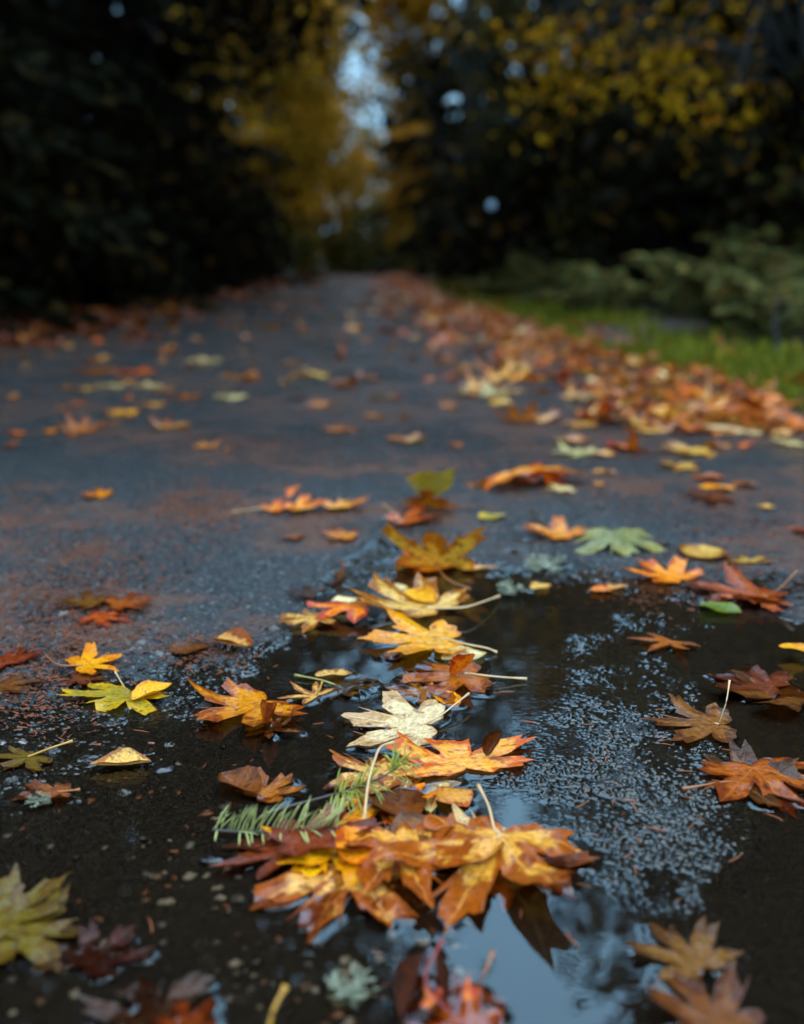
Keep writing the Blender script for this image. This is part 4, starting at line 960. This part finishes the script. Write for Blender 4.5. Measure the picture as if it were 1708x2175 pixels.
tree('maple_tree', am, .62, 38.5, 'amber maple closing the sky gap on its right side', 'tree', None, 2.8, .8)
tree('maple_tree', am2, -3.6, 43, 'orange maple beyond the far bend beside the dull amber maple', 'tree', None, 1.9, 1.5)
tree('maple_tree', am, -2.9, 38.5, 'amber maple leaning in over the road crest', 'tree', None, .4, 1.1)
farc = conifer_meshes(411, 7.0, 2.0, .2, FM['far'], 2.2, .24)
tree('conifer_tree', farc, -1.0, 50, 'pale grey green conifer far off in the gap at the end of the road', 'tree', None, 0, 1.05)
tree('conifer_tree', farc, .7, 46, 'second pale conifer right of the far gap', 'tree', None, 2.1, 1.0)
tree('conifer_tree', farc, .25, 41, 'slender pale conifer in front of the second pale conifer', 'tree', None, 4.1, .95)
# right side
rc = conifer_meshes(421, 11.5, 2.1, .4, FM['conifer'], 1.9)
tree('conifer_tree', rc, 1.3, 23, 'tall dark conifer right of the gap of sky', 'tree')
tree('conifer_tree', rc, 3.3, 18.5, 'dark conifer with low boughs behind the yellow maple', 'tree', None, 2.0, .95)
gm = broad_meshes(431, 9, [(-.8, -.3, 6.6, 1.2, 1.2), (-.2, 0, 7.8, 1.2, 1.1), (-.9, 0, 5.4, .8, .8)], 30, 66, FM['gold'], .15, lean=(-.5, 0), trunk_r=.11, spread=.34)
tree('maple_tree', gm, 1.05, 28.0, 'golden maple reaching over the road right of the sky gap', 'tree')
bf = conifer_meshes(422, 10, 2.1, 2.4, FM['bluefir'], 1.6)
tree('fir_tree', bf, 2.75, 15.0, 'blue green fir with boughs hanging over the verge', 'tree')
ym = broad_meshes(441, 5.2, [(-1.1, -.2, 3.0, .8, .8), (-.4, 0, 2.3, .9, .8), (.3, -.3, 3.5, 1.0, .8), (-1.5, 0, 2.0, .5, .5), (-.6, .2, 4.2, .9, .7), (.6, .2, 2.2, .7, .6), (-1.0, -.4, 1.5, .45, .3), (-2.1, 0, 2.6, .6, .7), (-2.25, .1, 1.8, .45, .4), (-1.8, 0, 3.4, .6, .5)],
                  18, 13, FM['yellow'], .075, lean=(-.3, 0), trunk_r=.075, spread=.23)
tree('maple_tree', ym, 3.5, 10.3, 'yellow leaved maple with drooping twigs over the green verge', 'tree')
ym2 = broad_meshes(442, 4.6, [(-.5, 0, 3.2, .9, .8), (.2, .2, 2.3, .8, .7), (-.8, .1, 2.2, .5, .5)], 14, 11, FM['yellow'], .075, trunk_r=.06, spread=.25)
tree('maple_tree', ym2, 4.2, 8.6, 'sparse yellow maple sapling at the right picture edge', 'tree')
om = broad_meshes(443, 7.4, [(-.5, 0, 3.6, 1.3, 1.3), (.2, .2, 2.3, 1.1, 1.0), (-.5, -.2, 5.2, 1.3, 1.2), (-.1, 0, 6.6, 1.3, 1.0)], 24, 60, FM['olive'], .12, trunk_r=.09, spread=.30)
tree('maple_tree', om, 3.9, 12.6, 'olive green maple behind the yellow maple', 'tree')
tree('maple_tree', om, 2.35, 20.0, 'olive green maple in front of the tall dark conifer', 'tree', None, 1.1, .9)
tree('maple_tree', om, 2.75, 17.0, 'olive green maple beside the conifer with low boughs', 'tree', None, 3.6, .85)
tree('maple_tree', om, 5.4, 10.6, 'olive green maple at the right picture edge behind the sapling', 'tree', None, 2.4, 1.1)
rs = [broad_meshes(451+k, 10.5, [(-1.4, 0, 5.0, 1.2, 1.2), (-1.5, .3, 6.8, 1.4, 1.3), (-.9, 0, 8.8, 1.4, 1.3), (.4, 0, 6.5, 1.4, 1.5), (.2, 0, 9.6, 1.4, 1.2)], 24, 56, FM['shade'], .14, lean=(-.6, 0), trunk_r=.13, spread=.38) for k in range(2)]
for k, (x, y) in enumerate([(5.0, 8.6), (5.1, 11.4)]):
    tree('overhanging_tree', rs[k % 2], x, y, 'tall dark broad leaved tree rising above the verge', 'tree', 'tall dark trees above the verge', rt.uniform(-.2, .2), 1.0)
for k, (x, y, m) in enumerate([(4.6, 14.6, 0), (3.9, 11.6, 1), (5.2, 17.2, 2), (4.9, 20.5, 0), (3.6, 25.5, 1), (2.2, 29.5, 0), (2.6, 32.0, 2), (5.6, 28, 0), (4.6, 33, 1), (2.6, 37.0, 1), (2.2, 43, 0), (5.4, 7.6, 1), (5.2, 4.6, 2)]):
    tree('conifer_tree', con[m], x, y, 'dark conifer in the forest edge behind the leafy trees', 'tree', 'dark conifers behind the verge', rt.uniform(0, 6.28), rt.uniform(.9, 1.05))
for k in range(26):
    x, y = rt.uniform(7.2, 15), rt.uniform(4, 56)
    tree('conifer_tree', con[k % 3], x, y, 'dark conifer deep in the forest beyond the verge', 'tree', 'dark conifers deep in the forest', rt.uniform(0, 6.28), rt.uniform(.9, 1.2))
for x, y, s, lab in [(1.5, 26.5, 1.1, 'olive shrub at the far end of the verge beside the road'), (2.0, 20.5, 1.0, 'olive shrub in front of the tall dark conifer'), (2.3, 17.0, .95, 'low olive shrub under the blue green fir'),
                     (2.45, 14.3, 1.0, 'olive shrub behind the fern row'), (3.0, 12.3, 1.15, 'broad olive shrub below the yellow maple'), (1.0, 33, 1.2, 'yellow green shrub where the road ends'), (-1.6, 44, 2.0, 'olive shrub beyond the crest left of the pale conifer'), (-.2, 42, 1.6, 'olive shrub beyond the crest in front of the pale conifer'), (3.75, 11.2, 1.2, 'olive shrub behind the tallest fern'), (-3.35, 27, 1.3, 'olive shrub at the foot of the amber leaved maple'), (-3.4, 31, 1.4, 'olive shrub at the foot of the golden maple'), (-2.9, 39, 1.9, 'olive shrub at the left side of the road crest'), (.9, 39, 1.7, 'olive shrub at the right side of the road crest'), (4.6, 9.6, 1.3, 'olive shrub at the right picture edge')]:
    tree('olive_shrub', obush[int(y) % 3], x, y, lab, 'shrub', 'olive shrubs behind the verge', rt.uniform(0, 6.28), s, ('stem', 'foliage'))
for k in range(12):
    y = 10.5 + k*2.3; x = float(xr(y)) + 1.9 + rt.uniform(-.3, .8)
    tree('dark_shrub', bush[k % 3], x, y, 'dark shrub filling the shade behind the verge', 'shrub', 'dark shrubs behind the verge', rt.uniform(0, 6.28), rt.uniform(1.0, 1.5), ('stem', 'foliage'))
# ferns: each frond arches out of the crown
def frond_mesh(seed, ln):
    r2 = np.random.default_rng(seed); n = 30; tt = np.linspace(0, 1, n)
    x = ln*(tt*.92); z = ln*(1.05*tt - .95*tt**2.1)*.75; base = np.stack([x, 0*x, z], -1)
    PP, DD, SS = [], [], []
    for k in range(2, n):
        s = ln*.22*math.sin(math.pi*(.12+.86*tt[k]))**.8
        for sg in (-1, 1): PP.append(base[k]); DD.append((.35, sg, -.18+r2.normal(0, .1))); SS.append(s*r2.uniform(.85, 1.1))
    V, F, rnd = leaf_cards(np.array(PP), np.array(DD, float), np.array(SS), .22, seed)
    V2, F2 = tube([tuple(b) for b in base[::3]], [.004]*len(base[::3]), 4); o = len(V)
    return mesh_data('frond', np.concatenate([V, V2]), [np.concatenate([F, F2[0]+o]), F2[1]+o], FM['fern'], {'rnd': np.concatenate([rnd, np.full(len(V2), .2)])}, False)
fr = [frond_mesh(500+k, 1.0) for k in range(4)]
ferns = [(1.75, 9.4, .62, 'low fern just behind the grass in the middle of the verge'), (2.35, 9.0, .75, 'fern between the low fern and the tallest fern'), (2.2, 7.2, .72, 'pale fern nearest the right picture edge above the grass'), (2.75, 8.3, .85, 'tallest fern with a frond rising against the dark trees'),
         (1.55, 11.8, .6, 'small fern beside the low fern farther back'), (2.0, 12.0, .65, 'fern in front of the broad olive shrub'), (3.2, 9.6, .9, 'fern under the yellow maple'), (1.35, 14.5, .6, 'small fern far along the verge'), (2.15, 6.2, .6, 'low fern touching the right picture edge'), (2.9, 6.9, .9, 'large fern at the right picture edge')]
for x, y, s, lab in ferns:
    x -= .22; s *= 1.15
    r_ = empty('fern', (x, y, tz(x, y) - .01), rt.uniform(0, 6)); r_.scale = (s,)*3; tag(r_, lab, 'fern', 'ferns on the verge')
    for k in range(9):
        f = obj('frond', fr[k % 4], r_); f.rotation_euler = (rt.gauss(0, .15), rt.uniform(-.75, -.05), k*6.283/9 + rt.gauss(0, .15)); sc = rt.uniform(.75, 1.15); f.scale = (sc,)*3
# grass strip
n = 24000; gyv = 3.3 + 20*rng.random(n)**1.5; gxv = xr(gyv) + .05 + np.abs(rng.normal(0, .24, n))*(.4+1.2*vnoise(gyv*1.7, gyv*0+3, 8))*np.interp(gyv, [3, 8, 20], [1.0, 1.0, .8])
k_ = vnoise(gxv*3.1+40, gyv*1.9, 21) > .36; gxv, gyv = gxv[k_], gyv[k_]; n = len(gxv); gzv = ter(gxv, gyv) - .005; tall = rng.uniform(.04, .15, n)*np.clip(.45+(gxv-xr(gyv))*1.2, .4, 1.1)*.8
Vg, Fg, rg_ = leaf_cards(np.stack([gxv, gyv, gzv], -1), np.stack([rng.normal(0, .45, n), rng.normal(0, .45, n), np.ones(n)*.8], -1), tall, .16, 3)
tag(obj('grass', mesh_data('grass', Vg, [Fg], FM['grass'], {'rnd': rg_}, False)), 'green grass strip along the litter bank', 'grass', None, 'stuff')
# small pale marker of sky, painted on an added disc with post
def ray_at(px, py, y):
    u, v = (px - 854)/FPX, (py - 1087.5)/FPX; d = Vector((u, _ct - v*_st, -_st - v*_ct)); return Vector((0, 0, CAM_H)) + d*(y/d.y)
q = ray_at(1044, 436, 13.0); g0 = tz(q.x, q.y)
mk = empty('sky_glint', (q.x, q.y, g0)); tag(mk, 'small pale blue marker of sky added as a disc before the dark forest', 'glint')
V2, F2 = tube([(0, .03, -.3), (0, .03, q.z-g0+.10)], [.008, .007], 8); obj('post', mesh_data('post', V2, F2, mat_simple('dark post', (.004, .004, .004), .9, .3, 30, .05)), mk)
V2, F2 = tube([(0, -.004, q.z-g0), (0, .008, q.z-g0)], [.045, .045], 20); obj('disc', mesh_data('disc', V2, F2, mat_simple('pale marker paint', (.55, .66, .78), .4, .1), smooth=False), mk)
q = ray_at(1645, 770, 5.6); sa = empty('sapling', (q.x, q.y, tz(q.x, q.y))); tag(sa, 'thin dark leafless stem standing in the grass at the right', 'sapling')
V2, F2 = tube(spline([(0, 0, -.1), (.01, 0, .08), (-.01, .02, .18), (.01, .02, .30)], 10), [.011-.0007*k for k in range(10)], 6); obj('stem', mesh_data('stem', V2, F2, M_BARK), sa)
V2, F2 = tube(spline([(.0, .01, .15), (.05, .02, .22), (.07, .02, .28)], 6), [.005, .004, .004, .003, .003, .002], 5); obj('branch', mesh_data('branch', V2, F2, M_BARK), sa)
